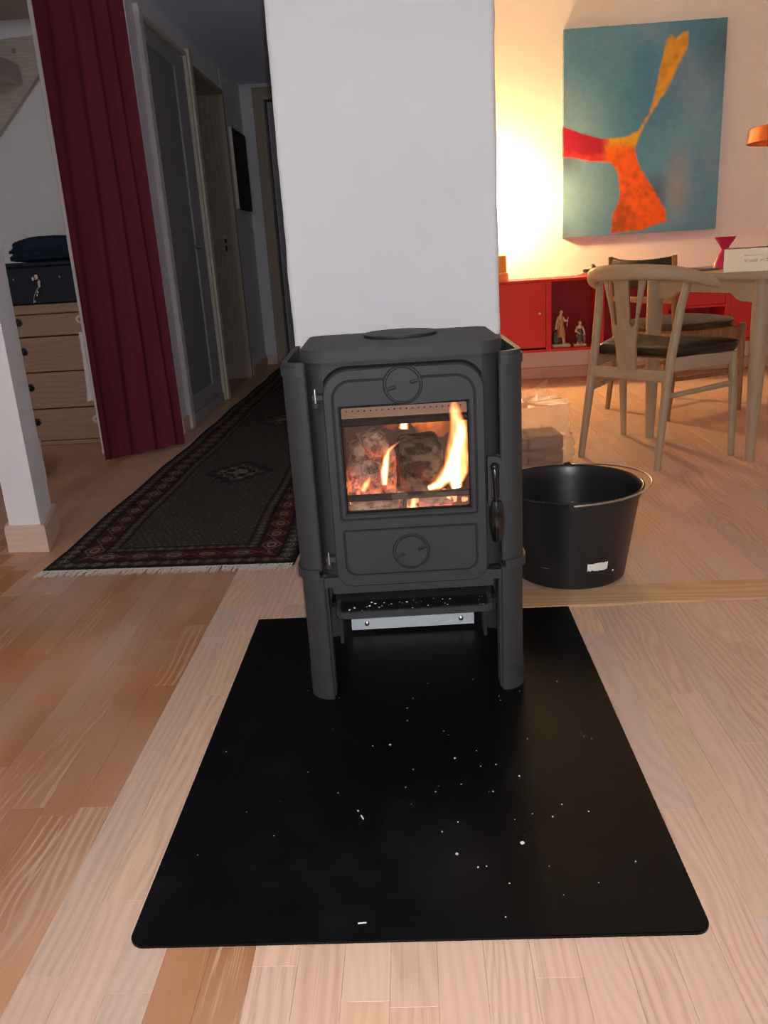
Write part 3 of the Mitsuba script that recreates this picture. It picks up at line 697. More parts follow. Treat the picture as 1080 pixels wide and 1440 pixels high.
# ------------------------------------------------------------------ rug in the hallway
def rugcol(p, n, uv):
    u, v = uv.x * .79, uv.y * 4.7            # metres across and along
    e = dr.minimum(dr.minimum(u, .79 - u), dr.minimum(v, 4.7 - v))
    dark, field = mi.Color3f(lin(30, 26, 30)), mi.Color3f(lin(62, 60, 54))
    wine = mi.Color3f(lin(74, 34, 38)); cream = mi.Color3f(lin(140, 128, 108)); rust = mi.Color3f(lin(124, 66, 48)); navy = mi.Color3f(lin(28, 30, 44))
    # small field lattice of flowers
    a, b = u * 44, v * 44
    off = dr.select(dr.floor(b) - 2 * dr.floor(dr.floor(b) / 2) > .5, .5, 0.0)
    fa, fb = (a + off) - dr.floor(a + off) - .5, b - dr.floor(b) - .5
    d = dr.abs(fa) + dr.abs(fb) * 1.2
    r = cell_rand(dr.floor(a + off), dr.floor(b), 3)
    c = dr.select(d < .16, mix(navy, rust, dr.select(r > .6, 1.0, 0.0)), dr.select(d < .30, cream * (.5 + .5 * r), dr.select(d < .42, dark, field)))
    # medallions along the middle
    mv = (v - .55) / 1.15
    mb = (mv - dr.floor(mv) - .5) * 1.15; ma = u - .395
    md = dr.abs(ma) * 1.25 + dr.abs(mb) + .012 * dr.sin(ma * 160) + .012 * dr.sin(mb * 130)
    c = dr.select(md < .20, dr.select(md < .06, cream * .8, dr.select(md < .10, navy, dr.select(md < .13, cream * .7, dr.select(md < .17, wine, navy)))), c)
    # borders
    s = u; s = dr.select(dr.minimum(v, 4.7 - v) < dr.minimum(u, .79 - u), u, v)
    def motif(w, lo, hi, bg, k):
        x = s / w - dr.floor(s / w) - .5; y = (e - lo) / (hi - lo) - .5
        q = dr.sqrt(x * x + y * y); qq = dr.abs(x) + dr.abs(y)
        rr = cell_rand(dr.floor(s / w), k, 5)
        return dr.select(q < .13, mix(rust, navy, rr), dr.select(q < .24, cream * (.6 + .4 * rr), dr.select((qq > .40) & (qq < .52), mix(rust, cream, rr) * .6, bg)))
    bord = dr.select(e < .012, dark, dr.select(e < .055, motif(.045, .012, .055, mi.Color3f(lin(46, 40, 40)), 1), dr.select(e < .064, dark, dr.select(e < .135, motif(.11, .064, .135, wine * .8, 2), dr.select(e < .145, dark, dr.select(e < .175, motif(.034, .145, .175, mi.Color3f(lin(52, 46, 42)), 3), dark))))))
    c = dr.select(e < .182, bord, c)
    return c * (.65 + .7 * noise(p.x * 420, p.y * 420)) * .62
pri('mat_rug', proc(rugcol), .95, .1, sheen=.2)
def rug():
    n, mm = 40, 235
    U, Vv = np.meshgrid(np.linspace(0, 1, n), np.linspace(0, 1, mm))
    u, v = U.ravel(), Vv.ravel()
    xl = -1.193 + .06 * v; xr = -.398 + .02 * v
    x = xl + (xr - xl) * u; y = 2.362 - .028 * u + 4.7 * v
    wob = .004 * np.sin(v * 40) + .003 * np.sin(v * 17 + 1)
    x = x + wob
    z = .009 + .0015 * meshkit.noise(np.c_[x * 9, y * 9, 0 * x], 4)
    top = np.c_[x, y, z]; uv = np.c_[u, v]
    f = []
    for i in range(mm - 1):
        for j in range(n - 1):
            a = i * n + j; f += [(a, a + 1, a + n + 1), (a, a + n + 1, a + n)]
    bnd = list(range(n)) + [i * n + n - 1 for i in range(1, mm)] + [(mm - 1) * n + j for j in range(n - 2, -1, -1)] + [i * n for i in range(mm - 2, 0, -1)]
    k = len(top)
    low = top[bnd].copy(); low[:, 2] = .0008
    V = np.vstack([top, low]); UV = np.vstack([uv, uv[bnd]])
    L = len(bnd)
    for i in range(L):
        a, b = bnd[i], bnd[(i + 1) % L]; c, d = k + i, k + (i + 1) % L
        f += [(a, c, d), (a, d, b)]
    t = thing('hall_rug', 'dark patterned oriental runner rug with pale fringe lying in the hallway', 'rug')
    put('pile', trimesh.Trimesh(V, f, process=False), 'mat_rug', t, True, uv=UV)
    fr, r = [], np.random.default_rng(5)
    for s in np.linspace(0, 1, 330):
        x0 = -1.193 + .795 * s; y0 = 2.362 - .028 * s
        L = .038 * (.7 + .6 * r.random()); dx = r.normal(0, .008) - .004
        z0 = .006
        pts = [(x0, y0 + .004, z0), (x0 + dx * .3, y0 - L * .35, .0045 + .004 * r.random()), (x0 + dx + r.normal(0, .003), y0 - L, .0022 + .002 * r.random())]
        fr.append(tube(pts, [.0018, .0016, .0009], sides=5))
    put('fringe', fr, 'mat_fringe', t, 30, label='pale knotted fringe', kind='stuff')
rug()

# ------------------------------------------------------------------ nook: curtain, post, chest of drawers, stairs
def curtain(name, A, B, z0, z1, mat, label, folds=6, amp=.022, nu=150, nv=50, seed=1, cat='curtain', flare=0.0, th=.003):
    A, B = np.array(A), np.array(B); d = B - A; L = np.linalg.norm(d); d /= L; nn = np.array([d[1], -d[0]])
    s, v = np.meshgrid(np.linspace(0, 1, nu), np.linspace(0, 1, nv)); s, v = s.ravel(), v.ravel()
    ph = s * folds * 2 * np.pi + 1.5 * np.sin(v * 1.9 + s * 4.3 + seed) * (1 - .3 * v)
    am = amp * (.55 + .6 * (1 - v)) * (.7 + .6 * meshkit.noise(np.c_[s * 5, v * 2, 0 * s + seed], seed))
    off = am * (np.sin(ph) + .35 * np.sin(2 * ph + 1 + 2 * s))
    spread = (s - .5) * (1 + flare * (1 - v))
    P = ((A + B) / 2)[None] + d[None] * (spread * L)[:, None] + nn[None] * off[:, None]
    z = z0 + (z1 - z0) * v + (1 - v) * .006 * np.sin(ph)
    front = np.c_[P, z]; back = front - np.r_[nn, 0] * th
    f = []; N = nu * nv
    for i in range(nv - 1):
        for j in range(nu - 1):
            a = i * nu + j; q = (a, a + 1, a + nu + 1, a + nu)
            f += [(q[0], q[1], q[2]), (q[0], q[2], q[3]), (N + q[2], N + q[1], N + q[0]), (N + q[3], N + q[2], N + q[0])]
    bnd = list(range(nu)) + [i * nu + nu - 1 for i in range(1, nv)] + [(nv - 1) * nu + j for j in range(nu - 2, -1, -1)] + [i * nu for i in range(nv - 2, 0, -1)]
    for i in range(len(bnd)):
        a, b = bnd[i], bnd[(i + 1) % len(bnd)]; f += [(a, N + a, N + b), (a, N + b, b)]
    k = thing(name, label, cat)
    put(name.split('_')[-1] if False else 'cloth', trimesh.Trimesh(np.vstack([front, back]), f, process=False), mat, k, True)
    return k
CU = curtain('red_curtain', (-1.492, 3.80), (-1.205, 4.085), .018, 2.055, 'mat_curtain', 'tall dark red pleated curtain hanging in front of the nook under the stairs', 4.2, .015, flare=.08)
put('rail', tube([(-1.52, 3.765, 2.075), (-1.19, 4.10, 2.075)], .011, sides=14), 'mat_white_paint', CU, 40, 'white curtain rail')
for i in range(9):
    q = np.array([-1.492, 3.80]) + (np.array([-1.205, 4.085]) - [-1.492, 3.80]) * (i + .5) / 9
    m = trimesh.creation.torus(.0135, .0018, 16, 6); m.apply_transform(trimesh.transformations.rotation_matrix(math.pi / 2, (0, 1, 0))); m.apply_transform(RZ(45, (q[0], q[1], 2.068))); put('ring', m, 'mat_white_paint', CU, 40)
struct('trim_3', [box(-1.600, -1.555, 4.02, 4.06, 0, CEIL, .003), box(-1.555, -1.51, 4.035, 4.06, 0, CEIL, .003)], 'mat_white_paint', label='slim white post beside the left edge of the red curtain')
WC = curtain('white_cloth', (-1.667, 4.135), (-1.60, 4.135), .25, .60, 'mat_linen', 'white cloth hanging low between the chest of drawers and the red curtain', 1.6, .010, 40, 16, 3, 'cloth', .25)
put('hook', tube([(-1.585, 4.060, .600), (-1.60, 4.10, .602), (-1.62, 4.137, .598)], .004, sides=8), 'mat_white_paint', WC, 40)

# chest of drawers
CD = thing('chest_of_drawers', 'old wooden chest of drawers with round knobs standing in the nook', 'chest of drawers')
cx0, cx1, cy = -2.27, -1.56, 4.29
put('carcass', [box(cx0, cx0 + .025, cy + .012, cy + .44, .02, .70, .002), box(cx1 - .025, cx1, cy + .012, cy + .44, .02, .70, .002), box(cx0, cx1, cy + .42, cy + .44, .02, .70), box(cx0 + .02, cx1 - .02, cy + .03, cy + .42, .03, .05)], 'mat_dresser', CD, False)
put('top_board', box(cx0 - .01, cx1 + .01, cy - .012, cy + .45, .692, .738, .005), 'mat_dresser', CD)
put('plinth', box(cx0, cx1, cy + .002, cy + .02, .001, .024, .002), 'mat_dresser', CD)
for z0, z1 in ((.579, .688), (.396, .573), (.202, .390), (.028, .196)):
    dk = put('drawer', box(cx0 + .004, cx1 - .004, cy, cy + .40, z0, z1, .003), 'mat_dresser', CD)
    for X, mat in ((-2.030, 'iron'), (-1.704, 'white')):
        zc = (z0 + z1) / 2 + .02
        rot = trimesh.transformations.rotation_matrix(math.pi / 2, (1, 0, 0))
        if mat == 'iron':
            a = lathe([(0, 0), (.020, 0), (.020, .003), (.014, .005), (.0, .005)], 20); b = lathe([(0, .004), (.006, .004), (.006, .014), (.011, .018), (.011, .024), (0, .028)], 16)
            m = tof([a, b]); m.apply_transform(rot); m.apply_translation((X, cy, zc)); put('knob', m, 'mat_gloss_black', dk, 40, 'dark metal knob')
        else:
            a = lathe([(.009, 0), (.021, 0), (.023, .006), (.020, .012), (.010, .013), (.009, 0)], 22); m = tof([a]); m.apply_transform(rot); m.apply_translation((X, cy, zc))
            kk = put('knob', m, 'mat_porcelain', dk, 40, 'white ring-shaped knob')
# dark storage box on the chest, blanket on it, string of small white ornaments
SB = thing('storage_box', 'black lidded storage box standing on the chest of drawers', 'box')
put('body', box(-2.10, -1.655, cy + .01, cy + .36, .739, .925, .006), 'mat_navy_box', SB)
put('lid', box(-2.108, -1.648, cy + .002, cy + .368, .925, .947, .005), 'mat_navy_box', SB)
for X in (-2.02, -1.78):
    m = lathe([(0, 0), (.005, 0), (.004, .003), (0, .004)], 12); m.apply_transform(trimesh.transformations.rotation_matrix(math.pi / 2, (1, 0, 0))); m.apply_translation((X, cy + .0105, .868)); put('rivet', m, 'mat_steel', SB, 40)
def blanket():
    k = thing('blanket', 'rumpled dark navy blanket folded on top of the black storage box', 'blanket')
    for i, (cx, cz, w, h, d) in enumerate(((-1.855, .947, .385, .125, .27), (-1.868, .947, .365, .060, .31))):
        m = trimesh.creation.icosphere(subdivisions=5); v = m.vertices
        v = v / ((np.abs(v) ** 3.6).sum(1) ** (1 / 3.6))[:, None]
        nz = meshkit.fbm(v * np.array([3.5, 3, 2.5]) + i * 9, 4, i) - .5
        rid = np.sin(v[:, 2] * 9 + 2.5 * nz + i) * .018
        v = v * np.array([w / 2, d / 2, h / 2]) * (1 + .20 * nz + rid)[:, None]
        v[:, 2] -= .018 * (np.abs(v[:, 0]) / (w / 2)) ** 2.5 * (v[:, 2] > 0)
        v = v + [cx, cy + .17, cz + h / 2]; v[:, 2] = np.maximum(v[:, 2], .9475)
        m.vertices = v
        put('fold', m, 'mat_navy', k, True)
blanket()
OR = thing('ornament_string', 'string of small pale ornaments hanging down the front of the black storage box', 'ornament')
pts = [(-1.900 + .02 * math.sin(q * 2.4 + .6) - .035 * max(0, q - 1.4) ** 2, cy - .001, .868 - q * .052) for q in np.linspace(0, 2.35, 16)]
put('cord', tube(pts, .0015, sides=6), 'mat_porcelain', OR)
for (x, z, s) in ((-1.893, .873, .011), (-1.912, .866, .008), (-1.884, .845, .010), (-1.885, .832, .008), (-1.899, .80, .006), (-1.905, .785, .005), (-1.922, .755, .005)):
    put('bead', lump((0, 0, 0), (s * 1.5, s, s * 2.2), int(z * 999), .25, 2), 'mat_porcelain', OR, True, M=trimesh.transformations.translation_matrix((x, cy - .005, z)))

# stairs seen from below
ST = thing('staircase', 'pale wooden open stair rising along the wall above the nook', 'staircase')
spts = [(-2.65, 1.15), (-1.872, 1.925), (-1.885, 2.075), (-2.135, 2.065), (-2.135, 1.90), (-2.42, 1.89), (-2.42, 1.70), (-2.65, 1.69)]
m = ext(sg.Polygon(spts), .035, 'y', 4.79); put('stringer', m, 'mat_stair', ST, False)
for (x, z) in ((-2.20, 1.848), (-1.90, 2.150), (-2.50, 1.56)):
    put('tread', box(x - .16, x + .20, 3.85, 4.79, z, z + .095, .004), 'mat_stair', ST)
put('stringer', ext(sg.Polygon([(-2.65, 1.25), (-2.25, 1.66), (-2.25, 1.9), (-2.65, 1.9)]), .035, 'y', 3.815), 'mat_stair', ST, False)
m = lathe([(0, 0), (.012, 0), (.010, .004), (0, .005)], 14); m.apply_transform(trimesh.transformations.rotation_matrix(math.pi / 2, (1, 0, 0))); m.apply_translation((-2.02, 4.79, 2.01)); put('screw_cap', m, 'mat_dresser', ST, 40)

# framed picture in the hallway
PI_ = thing('hall_picture', 'dark picture in a thin frame on the hallway wall, near bar painted pale as lit', 'picture')
y0, y1, z0, z1 = 6.62, 7.16, 1.262, 1.835
put('panel', box(HALL_X, HALL_X + .016, y0 + .012, y1 - .012, z0 + .012, z1 - .012), 'mat_navy_box', PI_, False)
for b in (box(HALL_X, HALL_X + .026, y0, y0 + .014, z0, z1, .002), box(HALL_X, HALL_X + .026, y1 - .014, y1, z0, z1, .002), box(HALL_X, HALL_X + .026, y0 + .014, y1 - .014, z0, z0 + .014, .002), box(HALL_X, HALL_X + .026, y0 + .014, y1 - .014, z1 - .014, z1, .002)):
    put('frame_bar', b, 'mat_cream_paint' if b.bounds[1][1] < y0 + .1 else 'mat_dark', PI_)  # light put into colour: near bar pale as lit, other bars dark

# ------------------------------------------------------------------ dining room: painting
def painting():
    W, H, D = .968, 1.193, .042
    nx, nz = 150, 186
    U, Vv = np.meshgrid(np.linspace(0, 1, nx), np.linspace(0, 1, nz)); u, v = U.ravel(), Vv.ravel()
    q = [(313, 113), (924, 86), (872, 868), (297, 903)]
    def uvof(pts):          # crop pixels -> canvas coordinates by inverting the bilinear quad
        from scipy.optimize import fsolve
        o = []
        for x, y in pts:
            g = lambda s: [(q[0][k] * (1 - s[0]) * (1 - s[1]) + q[1][k] * s[0] * (1 - s[1]) + q[2][k] * s[0] * s[1] + q[3][k] * (1 - s[0]) * s[1]) - (x, y)[k] for k in (0, 1)]
            o.append(fsolve(g, [.5, .5]))
        return np.array(o)
    shapes = {
        'red': [(300, 468), (340, 480), (380, 495), (440, 513), (500, 519), (520, 560), (500, 606), (450, 604), (400, 600), (350, 588), (300, 583)],
        'gold': [(480, 517), (540, 510), (588, 488), (630, 420), (652, 350), (680, 225), (698, 160), (716, 142), (730, 158), (752, 135), (778, 131), (775, 180), (745, 240), (706, 320), (660, 388), (622, 445), (598, 492), (572, 556), (520, 580), (470, 570)],
        'orange': [(462, 545), (520, 530), (572, 552), (584, 606), (600, 642), (640, 708), (685, 795), (687, 838), (640, 852), (600, 872), (478, 886), (486, 810), (515, 745), (512, 655), (484, 606), (466, 596)]}
    n = lambda f, s=0, o=3: meshkit.fbm(np.c_[u * f, v * f * 1.2, 0 * u + s * 7.7], o, s)
    base = np.array(lin(70, 118, 136)); deep = np.array(lin(44, 98, 128)); pale = np.array(lin(132, 156, 156)); shade = np.array(lin(58, 66, 78)); mauve = np.array(lin(112, 122, 138))
    mixv = lambda a, b, t: a * (1 - t)[:, None] + b * t[:, None]
    c = mixv(np.tile(base, (len(u), 1)), mauve, np.clip((n(3, 1) - .5) * 2.6, 0, 1))
    c = mixv(c, deep, np.clip(1.25 - np.hypot((u - .60) * 1.5, v - .42) * 3.2, 0, 1) * .75 + np.clip((n(4, 2) - .52) * 2, 0, .6))
    c = mixv(c, pale, np.clip(1 - np.hypot(u - .05, (v - .78) * 1.1) * 2.4, 0, 1) * .55 + np.clip(1 - np.hypot(u - .75, v - .55) * 3.2, 0, 1) * .25 + np.clip(1 - np.hypot(u - .1, v - .42) * 4, 0, 1) * .4)
    c = mixv(c, shade, np.clip(1 - np.hypot(u - 1.0, (v - .12)) * 4.5, 0, 1) * .7 + np.clip(1 - np.hypot((u - .60) * 1.2, v - .80) * 8, 0, 1) * .8 + np.clip(1 - np.hypot(u - .03, v - .61) * 9, 0, 1) * .7 + np.clip(1 - np.hypot(u, v - 1.0) * 9, 0, 1) * .6)
    c = mixv(c, np.array(lin(150, 128, 104)), np.clip(1 - np.hypot((u - .74), (v - .76) * .5) * 9, 0, 1) * .5)
    c *= (.88 + .24 * n(40, 5, 2))[:, None] * np.array([1.3, 1.34, 1.62])
    from shapely import contains_xy, distance, points
    def soft(name, w=.012):
        P = uvof(shapes[name]); poly = sg.Polygon(P * [W, H]).buffer(.006).buffer(-.006)
        d = distance(points(u * W, v * H), poly.boundary); s = np.where(contains_xy(poly, u * W, v * H), d, -d)
        return np.clip(.5 + (s + (n(50, 6, 2) - .5) * .012) / w, 0, 1)
    mo = soft('orange'); mg = soft('gold'); mr = soft('red')
    tex = n(26, 8, 3)
    gold = mixv(np.tile(np.array(lin(214, 158, 50)), (len(u), 1)), np.array(lin(176, 118, 44)), np.clip((tex - .4) * 2, 0, 1))
    orange = mixv(np.tile(np.array(lin(232, 96, 28)), (len(u), 1)), np.array(lin(158, 72, 34)), np.clip((tex - .42) * 2 + np.clip(1 - np.hypot((u - .38) * 1.4, v - .93) * 6, 0, 1), 0, 1))
    orange = mixv(orange, np.array(lin(216, 140, 48)), np.clip((.60 - v) * 9, 0, 1) * .8)
    red = mixv(np.tile(np.array(lin(158, 30, 54)), (len(u), 1)), np.array(lin(226, 74, 44)), np.clip((v - .555 - u * .12) * 12 + (tex - .5), 0, 1))
    red = mixv(red, np.array(lin(214, 130, 50)), np.clip((u - .24) * 12, 0, 1))
    c = mixv(c, red, mr); c = mixv(c, gold, mg * np.clip(1.15 - mo * np.clip((v - .55) * 9, 0, 1), 0, 1)); c = mixv(c, orange, mo * np.clip((v - .50) * 12, 0, 1))
    x = .998 + u * W + 0 * v; zt = 2.096
    P = np.c_[x, np.full(len(u), WALL_Y - D), zt - v * H]
    f = []
    for i in range(nz - 1):
        for j in range(nx - 1):
            a = i * nx + j; f += [(a, a + nx, a + nx + 1), (a, a + nx + 1, a + 1)]
    scene['mat_canvas'] = {'type': 'twosided', 'bsdf': {'type': 'principled', 'base_color': {'type': 'mesh_attribute', 'name': 'vertex_color'}, 'roughness': .55, 'specular': .3}}
    bnd = list(range(nx)) + [i * nx + nx - 1 for i in range(1, nz)] + [(nz - 1) * nx + j for j in range(nx - 2, -1, -1)] + [i * nx for i in range(nz - 2, 0, -1)]
    k = len(P); edge = P[bnd].copy(); edge2 = edge.copy(); edge2[:, 1] = WALL_Y - .001
    V = np.vstack([P, edge, edge2]); C = np.vstack([c, c[bnd] * .8, c[bnd] * .8]); L = len(bnd)
    for i in range(L):
        a, b, c_, d = k + i, k + (i + 1) % L, k + L + i, k + L + (i + 1) % L
        f += [(a, b, d), (a, d, c_)]
    put('painting', trimesh.Trimesh(V, f, process=False), 'mat_canvas', None, False, 'large abstract canvas with a branching red, gold and orange form on blue', 'painting', color=C)
painting()

# red wall cabinets
FY, Z0, Z1 = 5.37, .213, .664
def unit(label, x0, x1, shelf=None, door=None, back=True):
    t = thing('wall_cabinet', label, 'cabinet', )
    w = .016
    put('top', box(x0, x1, FY, WALL_Y, Z1 - w, Z1, .001), 'mat_red', t); put('bottom', box(x0, x1, FY, WALL_Y, Z0, Z0 + w, .001), 'mat_red', t)
    put('side', box(x0, x0 + w, FY, WALL_Y, Z0 + w, Z1 - w, .001), 'mat_red', t); put('side', box(x1 - w, x1, FY, WALL_Y, Z0 + w, Z1 - w, .001), 'mat_red', t)
    put('back', box(x0 + w, x1 - w, WALL_Y - .012, WALL_Y - .001, Z0 + w, Z1 - w), 'mat_red_shaded', t)
    if shelf: put('shelf', box(x0 + w, x1 - w, FY + .005, WALL_Y - .012, shelf - .008, shelf + .008), 'mat_red', t)
    if door:
        d = put('door' if door[2] == 'd' else 'drawer_front', box(x0 + w + .002, x1 - w - .002, FY + .001, FY + .018, door[0], door[1], .0015), 'mat_red', t)
        if door[2] == 'd':
            m = lathe([(0, 0), (.005, 0), (.006, .010), (.008, .014), (0, .018)], 14); m.apply_transform(trimesh.transformations.rotation_matrix(math.pi / 2, (1, 0, 0))); m.apply_translation((x1 - .058, FY + .001, .458)); put('knob', m, 'mat_steel', d, 40)
    return t
unit('red wall cabinet with a closed door and small knob, beside the chimney', .30, .868, door=(Z0 + .028, Z1 - .017, 'd'))
unit('open red wall cabinet holding two porcelain figurines', .868, 1.20)
unit('open red wall cabinet half hidden behind the two chairs', 1.20, 1.60)
unit('red wall cabinet with a drop front over a dark open shelf, under the table', 1.60, 1.985, shelf=.442, door=(.452, Z1 - .017, 's'))
unit('red wall cabinet with a closed door at the right, behind the table leg', 1.985, 2.60, door=(Z0 + .02, Z1 - .017, 'd'))

def figurine(x, y, z, h, label, sitting):
    t = thing('figurine', label, 'figurine')
    s = h / .24
    P = lambda a, b, c: (a * s, b * s, c * s)
    M = trimesh.transformations.translation_matrix((x, y, z))
    put('base', [box(-.06 * s, .06 * s, -.035 * s, .035 * s, 0, .020 * s, .005 * s)], 'mat_porcelain', t, 30, M=M)
    if not sitting:
        body = chain([(P(0, 0, .225), .013 * s, P(.001, 0, .222), .013 * s), (P(0, 0, .212), .007 * s, P(-.004, 0, .185), .016 * s), (P(-.004, 0, .185), .018 * s, P(-.002, 0, .14), .015 * s),
                      (P(-.018, 0, .188), .008 * s, P(-.028, -.004, .155), .007 * s), (P(-.028, -.004, .155), .007 * s, P(-.034, -.006, .118), .006 * s), (P(.012, 0, .188), .008 * s, P(.026, -.012, .165), .007 * s), (P(.026, -.012, .165), .006 * s, P(.040, -.016, .172), .005 * s),
                      (P(-.012, 0, .13), .013 * s, P(-.020, -.004, .022), .009 * s), (P(.008, 0, .13), .013 * s, P(.020, -.004, .022), .009 * s)], .004 * s + .0006)
        put('body', body, 'mat_porcelain', t, True, M=M)
        put('dress', lathe([(.017 * s, .195 * s), (.020 * s, .17 * s), (.016 * s, .145 * s), (.024 * s, .11 * s), (.032 * s, .065 * s), (.030 * s, .064 * s), (.015 * s, .14 * s), (.016 * s, .19 * s)], 20), 'mat_ochre', t, 40, M=M, label='ochre dress')
        put('hair', ball(.0125 * s, P(-.002, .003, .229), 2), 'mat_slate', t, True, M=M)
        put('rock', lump((0, 0, 0), (.055 * s, .045 * s, .085 * s), 5, .2, 3), 'mat_slate', t, True, M=trimesh.transformations.translation_matrix((x - .026 * s, y + .005, z + .055 * s)))
        put('staff', tube([P(.036, -.016, .13), P(.044, -.016, .19)], .003 * s, sides=8), 'mat_porcelain', t, M=M)
    else:
        body = chain([(P(0, 0, .222), .015 * s, P(.002, -.002, .219), .015 * s), (P(0, 0, .205), .008 * s, P(-.002, 0, .175), .022 * s), (P(-.002, 0, .175), .022 * s, P(0, 0, .12), .022 * s),
                      (P(-.026, 0, .178), .010 * s, P(-.044, -.008, .14), .009 * s), (P(-.044, -.008, .14), .009 * s, P(-.004, -.026, .118), .008 * s), (P(.024, 0, .178), .010 * s, P(.040, -.008, .14), .009 * s), (P(.040, -.008, .14), .009 * s, P(.046, -.014, .105), .008 * s),
                      (P(-.016, 0, .10), .018 * s, P(-.020, -.02, .025), .010 * s), (P(.014, 0, .10), .018 * s, P(.014, -.02, .025), .010 * s)], .004 * s + .0006)
        put('body', body, 'mat_porcelain', t, True, M=M)
        put('skirt', lathe([(.025 * s, .165 * s), (.024 * s, .125 * s), (.036 * s, .07 * s), (.040 * s, .04 * s), (.037 * s, .04 * s), (.022 * s, .12 * s), (.022 * s, .16 * s)], 20), 'mat_slate', t, 40, M=M, label='grey skirt')
        put('rock', lump((0, 0, 0), (.05 * s, .04 * s, .10 * s), 9, .2, 3), 'mat_ochre', t, True, M=trimesh.transformations.translation_matrix((x + .032 * s, y + .01, z + .062 * s)))
figurine(.960, 5.46, Z0 + .0165, .238, 'taller porcelain figurine of a standing figure in an ochre dress inside the open red cabinet', False)
figurine(1.084, 5.47, Z0 + .0165, .160, 'smaller porcelain figurine with a grey skirt inside the open red cabinet', True)
# bird figurine on the cabinets
t = thing('bird_figurine', 'small porcelain bird with a grey head on top of the red cabinet', 'figurine')
M = trimesh.transformations.translation_matrix((1.125, 5.45, Z1 + .0005))
put('body', chain([((0, 0, .026), .025, (.016, 0, .034), .022), ((.016, 0, .036), .020, (.028, 0, .052), .014), ((-.01, 0, .026), .018, (-.045, 0, .014), .006), ((-.045, 0, .014), .006, (-.068, 0, .010), .004)], .004), 'mat_porcelain', t, True, M=M)
put('head', ball(.0165, (.031, 0, .056), 3, ), 'mat_slate', t, True, M=M)
put('beak', lathe([(.004, 0), (.002, .008), (0, .012)], 10).apply_transform(trimesh.transformations.rotation_matrix(math.pi / 2, (0, 1, 0))).apply_translation((.046, 0, .056)), 'mat_ochre', t, True, M=M)
put('wing', lump((0, 0, 0), (.045, .008, .022), 2, .1, 3).apply_translation((-.012, -.021, .034)), 'mat_slate', t, True, M=M)
# table lamp on the cabinet, mostly behind the chimney
t = thing('table_lamp', 'amber glass table lamp with a bare bulb on the red cabinet behind the chimney edge', 'lamp')
LX, LY = .560, 5.46
put('base', lathe([(0, 0), (.064, 0), (.066, .004), (.066, .046), (.060, .050), (0, .050)], 28, (LX, LY, Z1 + .0005)), 'mat_amber', t, 40, 'amber base')
put('glass_body', lathe([(0, .054), (.054, .054), (.056, .058), (.056, .150), (.050, .158), (.014, .162), (0, .162)], 28, (LX, LY, Z1)), 'mat_amber', t, 40, 'amber glass cylinder')
put('collar', lathe([(0, .050), (.058, .050), (.058, .054), (0, .054)], 28, (LX, LY, Z1 + .0003)), 'mat_cream', t, 40)
put('stem', tube([(LX, LY, Z1 + .160), (LX - .012, LY, Z1 + .30), (LX - .022, LY, Z1 + .44)], .008, sides=12), 'mat_copper', t, 40)
put('bulb', ball(.040, (LX - .025, LY, Z1 + .480), 3), 'mat_cream', t, True, 'glowing round bulb', emitter={'type': 'area', 'sampling_weight': 8.0, 'radiance': rgb([c * LAMP_GAIN for c in LAMP])})

# ------------------------------------------------------------------ dining table
TA = thing('dining_table', 'pale oak dining table with scalloped apron and tapered round legs, at the right edge', 'table')
ax_a = np.array([.88, .476]); ax_e = np.array([-.476, .88])
ang = math.degrees(math.atan2(.476, .88))
L1, L2 = np.array([1.320, 3.262]), np.array([1.086, 3.766])
o = (L1 + L2) / 2; hl = np.linalg.norm(L2 - L1) / 2
TM = RZ(ang, (o[0], o[1], 0)); TT = .736
tp = rrect(-.062, 1.26, -hl - .13, hl + .13, .17, 14)
put('tabletop', [ext(tp.buffer(-.006), .006, at=TT - .024), ext(tp, .012, at=TT - .018), ext(tp.buffer(-.004), .006, at=TT - .006)], 'mat_oak_flat', TA, 30, M=TM)
for a, e in ((0, -hl), (0, hl), (1.15, -hl), (1.15, hl)):
    put('leg', tube([(a, e, TT - .0245), (a, e, .55), (a, e, .30), (a, e, 0.0005)], [.034, .034, .029, .018], sides=20), 'mat_oak', TA, 40, M=TM)
def scallop(L, h=.055, drop=.040):
    x = np.linspace(0, L, 60); d = np.minimum(x, L - x)
    y = h + drop * np.clip(1 - np.maximum(d - .075, 0) / .06, 0, 1) ** .7 - .010 * np.sin(np.clip((d - .02) / .08, 0, 1) * math.pi)
    return sg.Polygon([(0, 0)] + [(a, -b) for a, b in zip(x, y)] + [(L, 0)])
ap = ext(scallop(2 * hl), .020, 'x', -.010); ap.apply_translation((0, -hl, TT - .0245)); put('apron', ap, 'mat_oak_flat', TA, 30, M=TM)
ap = ext(scallop(2 * hl), .020, 'x', 1.14); ap.apply_translation((0, -hl, TT - .0245)); put('apron', ap, 'mat_oak_flat', TA, 30, M=TM)
for e in (-hl, hl):
    ap = ext(scallop(1.15), .020, 'y', e - .010); ap.apply_translation((0, 0, TT - .0245)); put('apron', ap, 'mat_oak_flat', TA, 30, M=TM)
